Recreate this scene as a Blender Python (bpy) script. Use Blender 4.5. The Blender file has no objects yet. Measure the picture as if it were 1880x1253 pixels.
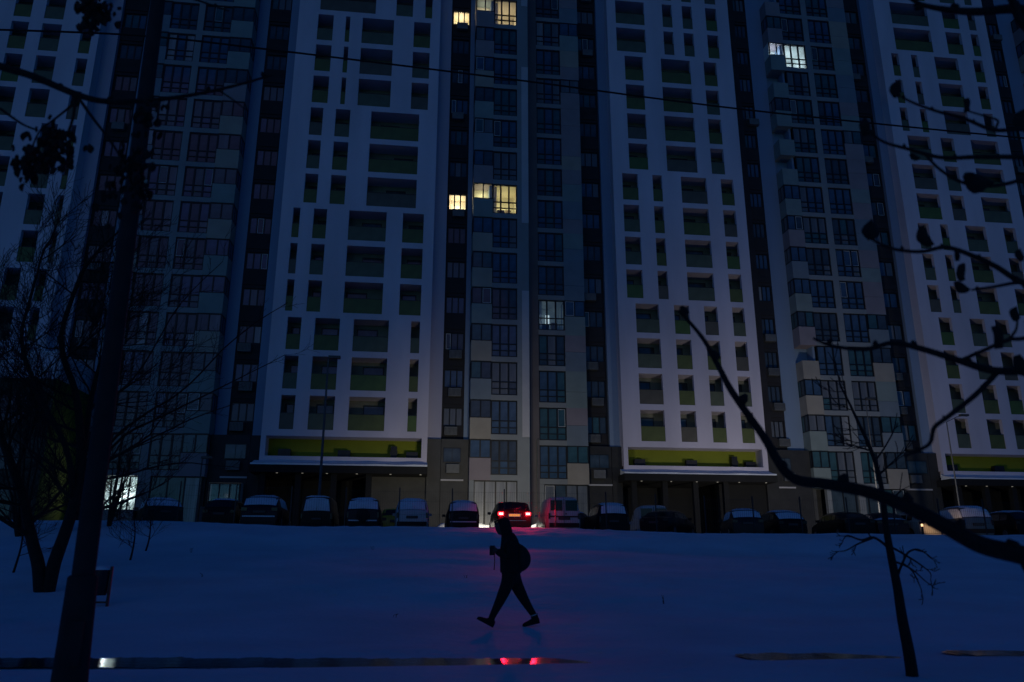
import bpy, bmesh, math, random
from mathutils import Vector, Matrix, noise
R = math.radians
random.seed(7)
scene = bpy.context.scene
col = scene.collection

# ------------------------------------------------------------------ camera
F_PX, PITCH, ROLL, YAW = 1425.0, R(15.9), R(.05), R(7.0)
fw = Vector((math.sin(YAW)*math.cos(PITCH), math.cos(YAW)*math.cos(PITCH), math.sin(PITCH)))
rt0 = Vector((math.cos(YAW), -math.sin(YAW), 0)); up0 = rt0.cross(fw)
rt = rt0*math.cos(ROLL)+up0*math.sin(ROLL); up = up0*math.cos(ROLL)-rt0*math.sin(ROLL)
cam = bpy.data.objects.new('camera', bpy.data.cameras.new('camera')); col.objects.link(cam)
cam.data.lens = 36*F_PX/1880; cam.data.sensor_width = 36; cam.data.clip_end = 2000; cam.data.clip_start = .05
cam.matrix_world = Matrix((rt, up, -fw)).transposed().to_4x4()
cam.data.dof.use_dof = True; cam.data.dof.focus_distance = 52; cam.data.dof.aperture_fstop = 1.9
scene.camera = cam
def at(px, py, Y):
    d = fw + rt*((px-940)/F_PX) - up*((py-626.5)/F_PX)
    return d*(Y/d.y)

# ------------------------------------------------------------------ world, sun, exposure
SUN_EL, SUN_AZ = R(7), R(196)          # dusk glow low behind the photographer
world = bpy.data.worlds.new('World'); scene.world = world; world.use_nodes = True
nt = world.node_tree; nt.nodes.clear()
sky = nt.nodes.new('ShaderNodeTexSky'); sky.sky_type = 'NISHITA'; sky.sun_disc = False
sky.sun_elevation = R(4); sky.sun_rotation = SUN_AZ; sky.air_density = 1.0; sky.dust_density = .3; sky.ozone_density = 4
tint = nt.nodes.new('ShaderNodeMix'); tint.data_type = 'RGBA'; tint.blend_type = 'MULTIPLY'; tint.inputs['Factor'].default_value = 1
tint.inputs['B'].default_value = (.010, .43, 1.0, 1)
bg = nt.nodes.new('ShaderNodeBackground'); bg.inputs['Strength'].default_value = .070
wo = nt.nodes.new('ShaderNodeOutputWorld')
nt.links.new(sky.outputs[0], tint.inputs['A']); nt.links.new(tint.outputs['Result'], bg.inputs[0]); nt.links.new(bg.outputs[0], wo.inputs[0])
sun = bpy.data.objects.new('sun', bpy.data.lights.new('sun', 'SUN')); col.objects.link(sun)
sun.data.energy = .05; sun.data.angle = R(50); sun.data.color = (.80, .46, .70)
sd = Vector((math.sin(SUN_AZ)*math.cos(SUN_EL), math.cos(SUN_AZ)*math.cos(SUN_EL), math.sin(SUN_EL)))
sun.rotation_euler = sd.to_track_quat('Z', 'Y').to_euler()
vs = scene.view_settings; vs.view_transform = 'Standard'; vs.look = 'None'; vs.gamma = 1; vs.exposure = 0; vs.use_curve_mapping = False

# ------------------------------------------------------------------ materials
MAT = {}
def mat(name, rgb, rough=.7, var=.12, scale=3.0, bump=0., bscale=40., metal=0., spec=.5, emis=None, estr=0., streak=0.):
    if name in MAT: return MAT[name]
    m = bpy.data.materials.new(name); m.use_nodes = True; t = m.node_tree; b = t.nodes['Principled BSDF']
    b.inputs['Roughness'].default_value = rough; b.inputs['Metallic'].default_value = metal
    b.inputs['Specular IOR Level'].default_value = spec
    tc = t.nodes.new('ShaderNodeTexCoord')
    mp = t.nodes.new('ShaderNodeMapping'); t.links.new(tc.outputs['Object'], mp.inputs[0])
    if streak: mp.inputs['Scale'].default_value = (1, 1, streak)
    n = t.nodes.new('ShaderNodeTexNoise'); n.inputs['Scale'].default_value = scale; n.inputs['Detail'].default_value = 6
    t.links.new(mp.outputs[0], n.inputs['Vector'])
    r = t.nodes.new('ShaderNodeValToRGB')
    lo = [max(0, c*(1-var)) for c in rgb]; hi = [min(1, c*(1+var)) for c in rgb]
    r.color_ramp.elements[0].position = .3; r.color_ramp.elements[1].position = .7
    r.color_ramp.elements[0].color = (*lo, 1); r.color_ramp.elements[1].color = (*hi, 1)
    t.links.new(n.outputs['Fac'], r.inputs[0]); t.links.new(r.outputs[0], b.inputs['Base Color'])
    if bump:
        n2 = t.nodes.new('ShaderNodeTexNoise'); n2.inputs['Scale'].default_value = bscale; n2.inputs['Detail'].default_value = 4
        t.links.new(tc.outputs['Object'], n2.inputs['Vector'])
        bp = t.nodes.new('ShaderNodeBump'); bp.inputs['Strength'].default_value = bump; bp.inputs['Distance'].default_value = .03
        t.links.new(n2.outputs['Fac'], bp.inputs['Height']); t.links.new(bp.outputs[0], b.inputs['Normal'])
    if emis:
        b.inputs['Emission Color'].default_value = (*emis, 1); b.inputs['Emission Strength'].default_value = estr
    MAT[name] = m; return m
def glassmat(name, tintc=(.9, .95, 1)):
    m = bpy.data.materials.new(name); m.use_nodes = True; t = m.node_tree; t.nodes.clear()
    tr = t.nodes.new('ShaderNodeBsdfTransparent'); tr.inputs[0].default_value = (*tintc, 1)
    gl = t.nodes.new('ShaderNodeBsdfGlossy'); gl.inputs['Roughness'].default_value = .03
    mx = t.nodes.new('ShaderNodeMixShader'); mx.inputs[0].default_value = .06
    o = t.nodes.new('ShaderNodeOutputMaterial')
    t.links.new(tr.outputs[0], mx.inputs[1]); t.links.new(gl.outputs[0], mx.inputs[2]); t.links.new(mx.outputs[0], o.inputs[0])
    MAT[name] = m; return m
M_white = mat('white_render', (.66, .60, .68), .85, .13, .35, .25, 60, streak=.25)
M_strip = mat('blue_render', (.23, .31, .45), .85, .10, .3, .25, 60, streak=.2)
M_lav = mat('lavender_render', (.44, .42, .52), .85, .09, .3, .25, 60, streak=.2)
M_grey = mat('grey_render', (.27, .285, .295), .85, .10, .5, .25, 60)
M_pale = mat('pale_render', (.52, .50, .52), .85, .08, .5, .25, 60)
M_brown = mat('brown_render', (.17, .15, .16), .85, .12, .5, .25, 60)
M_dark = mat('charcoal_render', (.024, .022, .027), .85, .2, .8, .3, 50)
M_base = mat('dark_grey_cladding', (.075, .073, .07), .8, .15, 1.2, .3, 50)
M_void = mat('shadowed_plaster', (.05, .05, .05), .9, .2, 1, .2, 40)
M_down = mat('dim_downlight', (.5, .5, .45), .5, .05, 5, emis=(1, .9, .75), estr=.12)
M_void2 = mat('shaded_base_cladding', (.032, .032, .034), .8, .2, 1.2, .2, 40)  # darker copy of the cladding, shade put into its colour
M_black = mat('canopy_shade_black', (.011, .011, .012), .9, .2, 1)  # canopy black; the shade beneath is put into the walls' colour too
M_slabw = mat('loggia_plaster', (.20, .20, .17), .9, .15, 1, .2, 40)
M_lime = mat('lime_render', (.20, .225, .010), .8, .08, .6, .2, 50)
M_dlime = mat('darker_lime', (.16, .17, .01), .85, .2, .5, .3, 40)  # darker and more uneven than the terrace lime
M_green = mat('dark_green_cladding', (.022, .04, .026), .6, .2, .6, .2, 30)
PAN = [mat('panel_grey_green', (.24, .29, .28), .8, .1, .8, .2, 50), mat('panel_mauve', (.29, .245, .265), .8, .1, .8, .2, 50),
       mat('panel_tan', (.36, .32, .27), .8, .1, .8, .2, 50), mat('panel_slate', (.20, .24, .28), .8, .1, .8, .2, 50)]
PAR = [mat('parapet_olive', (.105, .125, .035), .6, .15, 1.5), mat('parapet_grey_green', (.105, .12, .075), .6, .15, 1.5),
       mat('parapet_brown', (.115, .10, .075), .6, .15, 1.5), mat('parapet_green', (.085, .14, .035), .6, .15, 1.5)]
M_frame = mat('dark_window_frame', (.006, .006, .008), .5, .1, 4)
M_wframe = mat('white_window_frame', (.6, .6, .6), .5, .05, 4)
GL = [mat('glass_dark', (.055, .07, .085), .06, .45, .9), mat('glass_teal', (.05, .105, .115), .08, .4, .9),
      mat('glass_curtained', (.15, .155, .17), .2, .4, 1.6, streak=.1), mat('glass_blue', (.06, .10, .16), .07, .45, .8),
      mat('glass_pale_curtain', (.28, .28, .29), .25, .35, 2.4, streak=.08)]
M_clear = glassmat('clear_glass')
M_rail = mat('dark_metal', (.03, .03, .035), .45, .2, 6, metal=.6)
M_snow = mat('snow', (.72, .86, .92), .75, .09, .45, .9, 5, spec=.3)
M_snowc = mat('snow_on_things', (.78, .80, .84), .75, .06, 4, .5, 14, spec=.3)
M_asph = mat('trodden_snow_asphalt', (.12, .125, .14), .8, .5, .7, .5, 8)
M_ice = mat('wet_ice', (.006, .008, .012), .12, .3, 3, .05, 9, spec=.6)
M_bark = mat('bark', (.011, .009, .0085), .9, .4, 9, .8, 30)
M_twig = mat('twig_bark', (.009, .008, .008), .9, .3, 9)
M_leaf = mat('dry_leaf', (.014, .011, .009), .9, .4, 20)
M_pole = mat('painted_pole', (.026, .019, .020), .85, .3, 5, .3, 25)
M_cloth = mat('black_cloth', (.006, .006, .007), .9, .3, 20, .3, 60)
M_pack = mat('black_nylon', (.005, .005, .006), .7, .3, 20, .3, 60)
M_skin = mat('skin', (.06, .035, .03), .6, .1, 10)
M_sock = mat('pale_cuff', (.4, .4, .42), .8, .1, 10)
M_tyre = mat('tyre', (.012, .012, .012), .85, .2, 20)
M_rim = mat('rim', (.30, .31, .32), .35, .1, 8, metal=.8)
M_chrome = mat('chrome', (.5, .5, .5), .2, .1, 8, metal=1)
M_cglass = mat('car_glass', (.005, .006, .008), .12, .3, 2)
M_redoff = mat('tail_lamp_off', (.03, .003, .003), .25, .2, 20)
M_redon = mat('tail_lamp_lit', (.6, .01, .01), .3, .05, 20, emis=(1, .02, .03), estr=7)
M_redcore = mat('tail_lamp_core', (.8, .2, .2), .3, .05, 20, emis=(1, .26, .22), estr=7)
M_plate = mat('plate', (.05, .05, .05), .5, .05, 20)
M_plateon = mat('plate_glow', (.6, .45, .2), .5, .3, 14, emis=(1, .47, .08), estr=.55)  # plate itself glows, standing in for its lamp's light
M_head = mat('headlamp', (.5, .5, .5), .2, .1, 10)
M_room = mat('room_wall', (.72, .66, .52), .9, .1, 1)
M_roomw = mat('room_wall_white', (.7, .75, .74), .9, .1, 1)
M_furn = mat('furniture', (.10, .07, .05), .7, .3, 3)
M_curt = mat('curtain', (.75, .68, .55), .9, .15, 5, streak=.05)
M_lampsh = mat('lamp_head', (.05, .05, .05), .5, .1, 6)
M_lpost = mat('galvanised_post', (.09, .09, .095), .55, .15, 4, metal=.3)
M_ac = mat('ac_basket', (.13, .133, .137), .6, .15, 3)

# ------------------------------------------------------------------ helpers
class MB:
    def __init__(s): s.v = []; s.f = []; s.sm = False
    def box(s, x0, x1, y0, y1, z0, z1):
        o = len(s.v)
        s.v += [(x, y, z) for z in (z0, z1) for y in (y0, y1) for x in (x0, x1)]
        s.f += [tuple(o+i for i in q) for q in ((0, 2, 3, 1), (4, 5, 7, 6), (0, 1, 5, 4), (2, 6, 7, 3), (0, 4, 6, 2), (1, 3, 7, 5))]; return s
    def poly(s, pts):
        o = len(s.v); s.v += [tuple(p) for p in pts]; s.f.append(tuple(range(o, o+len(pts)))); return s
    def tube(s, pts, rad, n=7):
        pts = [Vector(p) for p in pts]; o = len(s.v); s.sm = True
        ref = None
        for i, p in enumerate(pts):
            d = (pts[min(i+1, len(pts)-1)]-pts[max(i-1, 0)]).normalized()
            if ref is None: ref = d.orthogonal().normalized()
            ref = (ref-d*ref.dot(d)).normalized(); b = d.cross(ref)
            r = rad[i] if hasattr(rad, '__len__') else rad
            for k in range(n):
                a = 2*math.pi*k/n; s.v.append(tuple(p+ref*(math.cos(a)*r)+b*(math.sin(a)*r)))
        for i in range(len(pts)-1):
            for k in range(n):
                s.f.append((o+i*n+k, o+i*n+(k+1) % n, o+(i+1)*n+(k+1) % n, o+(i+1)*n+k))
        s.f.append(tuple(o+k for k in range(n))[::-1]); s.f.append(tuple(o+(len(pts)-1)*n+k for k in range(n))); return s
    def lathe(s, c, axis, prof, n=14):
        c = Vector(c); axis = Vector(axis).normalized(); ref = axis.orthogonal().normalized(); b = axis.cross(ref); o = len(s.v); s.sm = True
        for (r, h) in prof:
            for k in range(n):
                a = 2*math.pi*k/n; s.v.append(tuple(c+axis*h+ref*(math.cos(a)*r)+b*(math.sin(a)*r)))
        for i in range(len(prof)-1):
            for k in range(n): s.f.append((o+i*n+k, o+i*n+(k+1) % n, o+(i+1)*n+(k+1) % n, o+(i+1)*n+k))
        s.f.append(tuple(o+k for k in range(n))[::-1]); s.f.append(tuple(o+(len(prof)-1)*n+k for k in range(n))); return s
    def mesh(s, name, m, org=(0, 0, 0)):
        me = bpy.data.meshes.new(name)
        me.from_pydata([(x-org[0], y-org[1], z-org[2]) for x, y, z in s.v], [], s.f); me.validate()
        me.materials.append(m)
        bm = bmesh.new(); bm.from_mesh(me); bmesh.ops.recalc_face_normals(bm, faces=bm.faces); bm.to_mesh(me); bm.free()
        if s.sm:
            me.polygons.foreach_set('use_smooth', [True]*len(me.polygons))
            if hasattr(me, 'set_sharp_from_angle'): me.set_sharp_from_angle(angle=R(45))
        return me
    def build(s, name, m, parent=None, org=None):
        """vertices are in world coordinates; parent is an Empty/mesh at a known world origin (wo)"""
        w = wpos(parent) if parent else (org or (0, 0, 0))
        o = bpy.data.objects.new(name, s.mesh(name, m, w)); col.objects.link(o)
        if parent: o.parent = parent
        elif org: o.location = org
        o['_w'] = tuple(w); return o
def wpos(o): return tuple(o['_w']) if '_w' in o else tuple(o.location)
def tag(o, label, cat, group=None, kind=None):
    if label: o['label'] = label
    if cat: o['category'] = cat
    if group: o['group'] = group
    if kind: o['kind'] = kind
    return o
def thing(name, label, cat, loc, group=None):
    o = bpy.data.objects.new(name, None); col.objects.link(o); o.location = loc; o.empty_display_size = .3
    o['_w'] = tuple(loc); return tag(o, label, cat, group)
def inst(name, me, loc, parent):
    w = wpos(parent); o = bpy.data.objects.new(name, me); col.objects.link(o); o.parent = parent
    o.location = (loc[0]-w[0], loc[1]-w[1], loc[2]-w[2]); o['_w'] = tuple(loc); return o
CACHE = {}
def boxmesh(name, sx, sy, sz, m):
    """a box from (0,0,0) to (sx,sy,sz), shared between alike pieces"""
    k = (name, round(sx, 2), round(sy, 2), round(sz, 2), m.name)
    if k not in CACHE: CACHE[k] = MB().box(0, k[1], 0, k[2], 0, k[3]).mesh(name, m)
    return CACHE[k]
def smooth(pts, k=5):
    P = [Vector(p) for p in pts]; out = []
    for i in range(len(P)-1):
        a, b, c, d = P[max(i-1, 0)], P[i], P[i+1], P[min(i+2, len(P)-1)]
        for j in range(k):
            t = j/k; out.append(.5*((2*b)+(c-a)*t+(2*a-5*b+4*c-d)*t*t+(3*b-a-3*c+d)*t**3))
    out.append(P[-1]); return out
def light(name, kind, loc, energy, colr, **kw):
    l = bpy.data.lights.new(name, kind); l.energy = energy; l.color = colr
    for k, v in kw.items(): setattr(l, k, v)
    o = bpy.data.objects.new(name, l); col.objects.link(o); o.location = loc; return o

# ------------------------------------------------------------------ terrain
PATH = -.97
def crest(X):
    def st(a, b, x):
        t = max(0, min(1, (x-a)/(b-a))); return t*t*(3-2*t)
    return 1.45 + .17*st(-3.5, -10.5, X) - .19*st(5, 13, X)
def parkz(X): return crest(X)-.13
def gz(X, Y):
    c = crest(X)
    if Y < 10.5: z = PATH
    elif Y < 34: 
        kn = [(10.5, PATH), (13.5, PATH+.10), (27.0, c-1.0), (29.5, c-.46), (34.0, c)]
        z = 0
        for dy in (-.7, -.35, 0, .35, .7):
            yy = min(34, max(10.5, Y+dy))
            for (a0, b0_), (a1, b1_) in zip(kn, kn[1:]):
                if yy <= a1:
                    z += .2*(b0_+(b1_-b0_)*(yy-a0)/(a1-a0)); break
    else: z = max(c-(Y-34)*.25, parkz(X)-.06)
    a = .045*min(1, max(.12, (Y-9.6)/4)) if Y > 7 else .03
    z += a*noise.noise(Vector((X*.22, Y*.3, 0)))*1.6+a*.45*noise.noise(Vector((X*.9, Y*1.1, 3)))
    if 29 < Y < 34.2:
        k = .036*min(1, (Y-29)/1.0); z += k*(noise.noise(Vector((X*2.2, Y*3.1, 7)))+.6*noise.noise(Vector((X*.7, Y*1.3, 11)))+.4*noise.noise(Vector((X*4.5, Y*5, 2))))
    if 8.1 < Y < 9.6: z -= .035*math.sin((Y-8.1)/1.5*math.pi)*(1 if (X < 2.4 or X > 3.4) else .1)
    return z
def ground():
    xs = [-220, -140, -90, -60]+[-44+.5*i for i in range(80)]+[-4+.18*i for i in range(105)]+[15+.45*i for i in range(83)]+[70, 100, 150, 230]
    ys = [-60, -30, -12, -5, -1, 1.5]+[3+.25*i for i in range(108)]+[30+.13*i for i in range(31)]+[34.15, 34.3, 34.6, 35, 36]
    v = [(x, y, gz(max(-44, min(52, x)), y)) for y in ys for x in xs]; n = len(xs)
    f = [(j*n+i, j*n+i+1, (j+1)*n+i+1, (j+1)*n+i) for j in range(len(ys)-1) for i in range(n-1)]
    m = MB(); m.v = v; m.f = f; m.sm = True
    tag(m.build('snow_ground', M_snow), None, None, kind='structure')
    m = MB(); xs = [-260, -60]+[-44+2*i for i in range(49)]+[80, 280]; ys = [33.9, 36, 40, 45, 50, 56, 70, 300]; n = len(xs)
    m.v = [(x, y, parkz(max(-44, min(52, x)))) for y in ys for x in xs]
    m.f = [(j*n+i, j*n+i+1, (j+1)*n+i+1, (j+1)*n+i) for j in range(len(ys)-1) for i in range(n-1)]
    tag(m.build('parking_ground', M_asph), None, None, kind='structure')
ground()
def puddle(name, pts, label):
    """a strip of wet ice lying in a rut; pts = (X, Ynear, Yfar)"""
    m = MB(); n = len(pts); z = PATH-.012
    for X, a, b in pts: m.v += [(X, a, z), (X, b, z)]
    m.f = [(2*i, 2*i+2, 2*i+3, 2*i+1) for i in range(n-1)]
    o = m.build(name, M_ice); tag(o, None, None, kind='structure')
def strip(px0, px1, ytop, ybot, ragged, name):
    pts = []; N = 170
    for i in range(N+1):
        t = i/N; px = px0+(px1-px0)*t; taper = min(1, min(t, 1-t)*ragged)
        mid = (ytop+ybot)/2; h = (ybot-ytop)/2*(taper**.5+.02)
        h *= 1+.25*noise.noise(Vector((px*.02, 0, 1)))+.22*noise.noise(Vector((px*.09, 0, 4)))+.12*noise.noise(Vector((px*.3, 0, 4)))
        off = 1.8*noise.noise(Vector((px*.012, 5, 1)))+.9*noise.noise(Vector((px*.06, 5, 3)))
        d = []
        for yy in (mid+off+h, mid+off-h):
            r = fw+rt*((px-940)/F_PX)-up*((yy-626.5)/F_PX); d.append(r*((PATH-.012)/r.z))
        pts.append((d[0].x, d[0].y, d[1].y))
    puddle(name, pts, '')
strip(-160, 1088, 1209, 1226, 30, 'icy_rut')
strip(1362, 1655, 1199, 1214, 5, 'icy_rut')
strip(1740, 2010, 1194, 1204, 5, 'icy_rut')

# ------------------------------------------------------------------ apartment block
NF = 16
def wtop(n): return 8.77+3*n
GZ = 1.30
def tower(label, X0, X1, D, groups, z_low=6.5, wing=False):
    root = thing('apartment_tower', label, 'apartment tower', (X0, D, GZ), 'white perforated towers of the block')
    w = MB(); zt = wtop(NF)+.7; TH = .34; DP = 1.55
    lo = 7.32
    rows = {}
    for a, b, ops in groups:
        for n in range(a, b+1): rows[n] = ops
    # piers between the openings, floor by floor, and deep floor bands
    for n in range(1, NF+1):
        s, t = wtop(n)-2.52, wtop(n)
        edges = [X0]+[e for o in rows[n] for e in o]+[X1]
        for i in range(0, len(edges), 2): w.box(edges[i], edges[i+1], D, D+TH, s, t)
        w.box(X0, X1, D, D+TH, t, t+.48); w.box(X0+.3, X1-.3, D+TH, D+DP, t, t+.48)
    w.box(X0, X1, D, D+TH, wtop(NF)+.48, zt)
    # terrace level: frame round the lime recess
    w.box(X0, X0+.36, D, D+TH, lo, wtop(0)); w.box(X1-.42, X1, D, D+TH, lo, wtop(0)); w.box(X0, X1, D, D+TH, wtop(0), wtop(0)+.48); w.box(X0+.3, X1-.3, D+TH, D+DP, wtop(0), wtop(0)+.48)
    w.box(X0, X1, D, D+TH, lo-.42, lo); w.box(X0+.3, X1-.3, D+TH, D+DP, lo-.42, lo)
    # end walls
    w.box(X0, X0+.3, D+TH, D+5, lo, zt); w.box(X1-.3, X1, D+TH, D+5, lo, zt)
    w.build('wall', M_white, root)
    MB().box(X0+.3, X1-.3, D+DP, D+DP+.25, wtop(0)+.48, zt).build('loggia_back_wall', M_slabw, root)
    MB().box(X0+.3, X1-.3, D+DP, D+DP+.25, lo-.4, wtop(0)+.47).build('terrace_back_wall', M_lime, root)
    for n in rows:
        for k, (a, b) in enumerate(rows[n]):
            m = PAR[(n*7+k*3+int(abs(X0))) % 4 if random.random() < .5 else random.choice((0, 1))]
            h = 1.19
            p = inst('parapet', boxmesh('parapet', b-a-.01, .07, h, m), (a+.005, D+.06, wtop(n)-2.519), root)
            inst('handrail', boxmesh('handrail', b-a-.02, .10, .045, M_rail), (a+.01, D+.045, wtop(n)-2.519+h+.001), p)
            if b-a > .7:
                dw = min(1.6, (b-a)*.7); x = a+(b-a-dw)*random.random()
                d = inst('balcony_door', boxmesh('balcony_door', dw, .05, 2.15, M_frame), (x, D+DP-.05, wtop(n)-2.5), root)
                inst('pane', boxmesh('pane', dw-.16, .02, 1.95, GL[random.choice((0, 3))]), (x+.08, D+DP-.075, wtop(n)-2.4), d)
    # set-back side strips
    for a, b in ((X0-.82, X0), (X1, X1+1.03)):
        MB().box(a, b, D+1.0, D+5, 8.86, zt).build('side_strip', M_strip if a < X0 else (M_lav if X0 < 10 else M_dark), root)
        MB().box(a+.01, b-.01, D+.6, D+5, GZ, 8.85).build('base_wall', M_base if abs(X1-.77) < .1 and a > X0 else M_void2, root)  # all but one base take the shaded copy of the cladding
    # snow covered canopy and passage below, its shade put into near-black colour
    if not wing:
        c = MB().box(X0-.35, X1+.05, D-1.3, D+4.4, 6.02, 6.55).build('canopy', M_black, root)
        s = MB(); nx = 26
        for i in range(nx+1):
            x = X0-.33+(X1-X0+.36)*i/nx; e = .05*noise.noise(Vector((x*.8, D, 0)))
            s.v += [(x, D-1.28, 6.551), (x, D-1.25, 6.66+e), (x, D-.6, 6.78+e), (x, D-.02, 6.98+e), (x, D-.015, 6.551)]
        for i in range(nx):
            for k in range(4): s.f.append((i*5+k, i*5+5+k, i*5+6+k, i*5+1+k))
        s.f += [(0, 1, 2, 3, 4), tuple(nx*5+k for k in (4, 3, 2, 1, 0))]
        s.sm = True; s.build('snow_cap', M_snowc, root)
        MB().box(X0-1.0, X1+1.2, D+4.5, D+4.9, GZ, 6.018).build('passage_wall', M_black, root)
        MB().box(X1-4.1, X1+1.0, D+.9, D+4.4, GZ, 6.018).build('entrance_wall', M_base if X0 < 0 else M_black, root)  # right-hand towers get near-black, shade put into the wall colour
        for k in range(4):
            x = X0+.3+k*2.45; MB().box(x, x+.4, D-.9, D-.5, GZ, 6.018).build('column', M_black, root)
        for k in range(6):
            x = X0+1.2+k*2.0+.3*math.sin(k*5+X0); MB().lathe((x, D-1.0, 5.98), (0, 0, 1), [(.07, 0), (.07, .039)], 8).build('downlight', M_down, root)
        d = MB().box(X1-2.3, X1-1.4, D+.85, D+.897, GZ, GZ+2.25).build('entrance_door', M_frame, root)
        MB().box(X1-2.1, X1-1.7, D+.835, D+.848, GZ+1.45, GZ+1.95).build('pane', GL[4], d)
    # appliances standing on the terrace
    for u0, u1, h in ((1.12, 2.0, .62), (5.4, 6.3, .6), (9.25, 9.7, .95), (10.4, 11.25, .55)):
        if X0+u1 < X1-.45:
            a = MB().box(X0+u0, X0+u1, D+.9, D+1.3, lo+.002, lo+h).build('air_conditioner', M_rail, root)
            MB().lathe((X0+(u0+u1)/2, D+.885, lo+h*.5), (0, 1, 0), [(h*.3, 0), (h*.3, .013)], 12).build('fan_grille', M_frame, a)
    return root
T2G = [(1, 3, [(-9.97, -8.95), (-7.94, -6.1), (-5.07, -2.43), (-.74, -.07)]), (4, 6, [(-10.24, -9.7), (-8.66, -7.64), (-5.93, -3.0), (-1.71, -.06)]),
       (7, 9, [(-9.54, -8.53), (-7.52, -6.35), (-4.65, -.73)]), (10, 12, [(-9.53, -8.25), (-7.23, -6.86), (-5.83, -3.17), (-1.46, -.05)]),
       (13, 16, [(-9.44, -4.78), (-3.03, -1.61), (-.55, .05)])]
T3G = [(1, 4, [(17.7, 19.69), (21.01, 22.32), (23.63, 24.79), (26.09, 27.16)]), (5, 8, [(17.03, 18.43), (19.75, 20.61), (22.33, 24.67), (26.0, 27.15)]),
       (9, 12, [(17.72, 19.44), (21.15, 23.94), (25.25, 26.48)]), (13, 16, [(17.04, 19.81), (21.56, 22.51), (23.51, 24.48), (25.81, 26.89)])]
T4G = [(1, 4, [(45.21, 46.42), (48.17, 49.58), (50.6, 51.89), (53.4, 54.6)]), (5, 7, [(44.6, 45.66), (46.8, 47.56), (49.29, 51.3), (53.1, 54.3)]),
       (8, 10, [(44.95, 47.2), (48.3, 49.63), (51.4, 54.2)]), (11, 13, [(44.59, 45.33), (46.65, 47.31), (49.1, 51.58), (53.23, 54.25)]),
       (14, 16, [(45.23, 49.16), (50.77, 52.46), (53.5, 54.3)])]
T1G = [(1, 4, [(-37.6, -36.2), (-34.4, -33.2), (-30.4, -29.27), (-28.1, -27.5)]), (5, 8, [(-37.5, -36.2), (-33.0, -31.55), (-29.76, -28.56), (-27.63, -27.2)]),
       (9, 12, [(-37.5, -35.2), (-33.42, -32.12), (-31.1, -29.62), (-28.1, -27.25)]), (13, 16, [(-37, -34.5), (-33.0, -32.0), (-30.6, -28.6), (-27.6, -27.2)])]
tower('white tower partly cut by the left picture edge, behind the bare tree', -38.6, -26.7, 57.4, T1G, wing=True)
tower('white tower left of centre with lime terrace behind the slim lamp post', -11.15, .77, 57.4, T2G)
tower('white tower right of centre with lime terrace, crossed by the long bare branch', 16.2, 28.08, 59.7, T3G)
tower('white tower at the right picture edge behind hanging dry leaves', 43.5, 55.4, 60.1, T4G)

def room(bay, x0, x1, z0, z1, Y, dep, colr, energy, m, furn=True):
    r = MB()
    x0 -= .04; x1 += .04; z0 -= .04; z1 += .05; Y1 = Y+dep
    r.poly([(x0, Y, z0), (x1, Y, z0), (x1, Y1, z0), (x0, Y1, z0)]); r.poly([(x0, Y, z1), (x1, Y, z1), (x1, Y1, z1), (x0, Y1, z1)])
    r.poly([(x0, Y, z0), (x0, Y1, z0), (x0, Y1, z1), (x0, Y, z1)]); r.poly([(x1, Y, z0), (x1, Y1, z0), (x1, Y1, z1), (x1, Y, z1)])
    r.poly([(x0, Y1, z0), (x1, Y1, z0), (x1, Y1, z1), (x0, Y1, z1)])
    o = r.build('lit_room', m, bay)
    if furn and x1-x0 > 1.9:
        MB().box(x1-.8, x1-.3, Y1-.6, Y1-.05, z0+.02, z0+1.3).build('cupboard', M_furn, o)
        MB().box(x0+.5, x0+1.1, Y+.7, Y+.95, z0+.02, z0+.75).build('chair', M_furn, o)
        c = MB()
        for i in range(8): c.box(x0+.05+i*.045, x0+.09+i*.045, Y+.25+(i % 2)*.03, Y+.28+(i % 2)*.03, z0+.1, z1-.05)
        c.build('curtain', M_curt, o)
    light('room_light', 'POINT', ((x0+x1)/2, Y+dep*.6, z0+(z1-z0)*.5), energy, colr, shadow_soft_size=.15)

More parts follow.
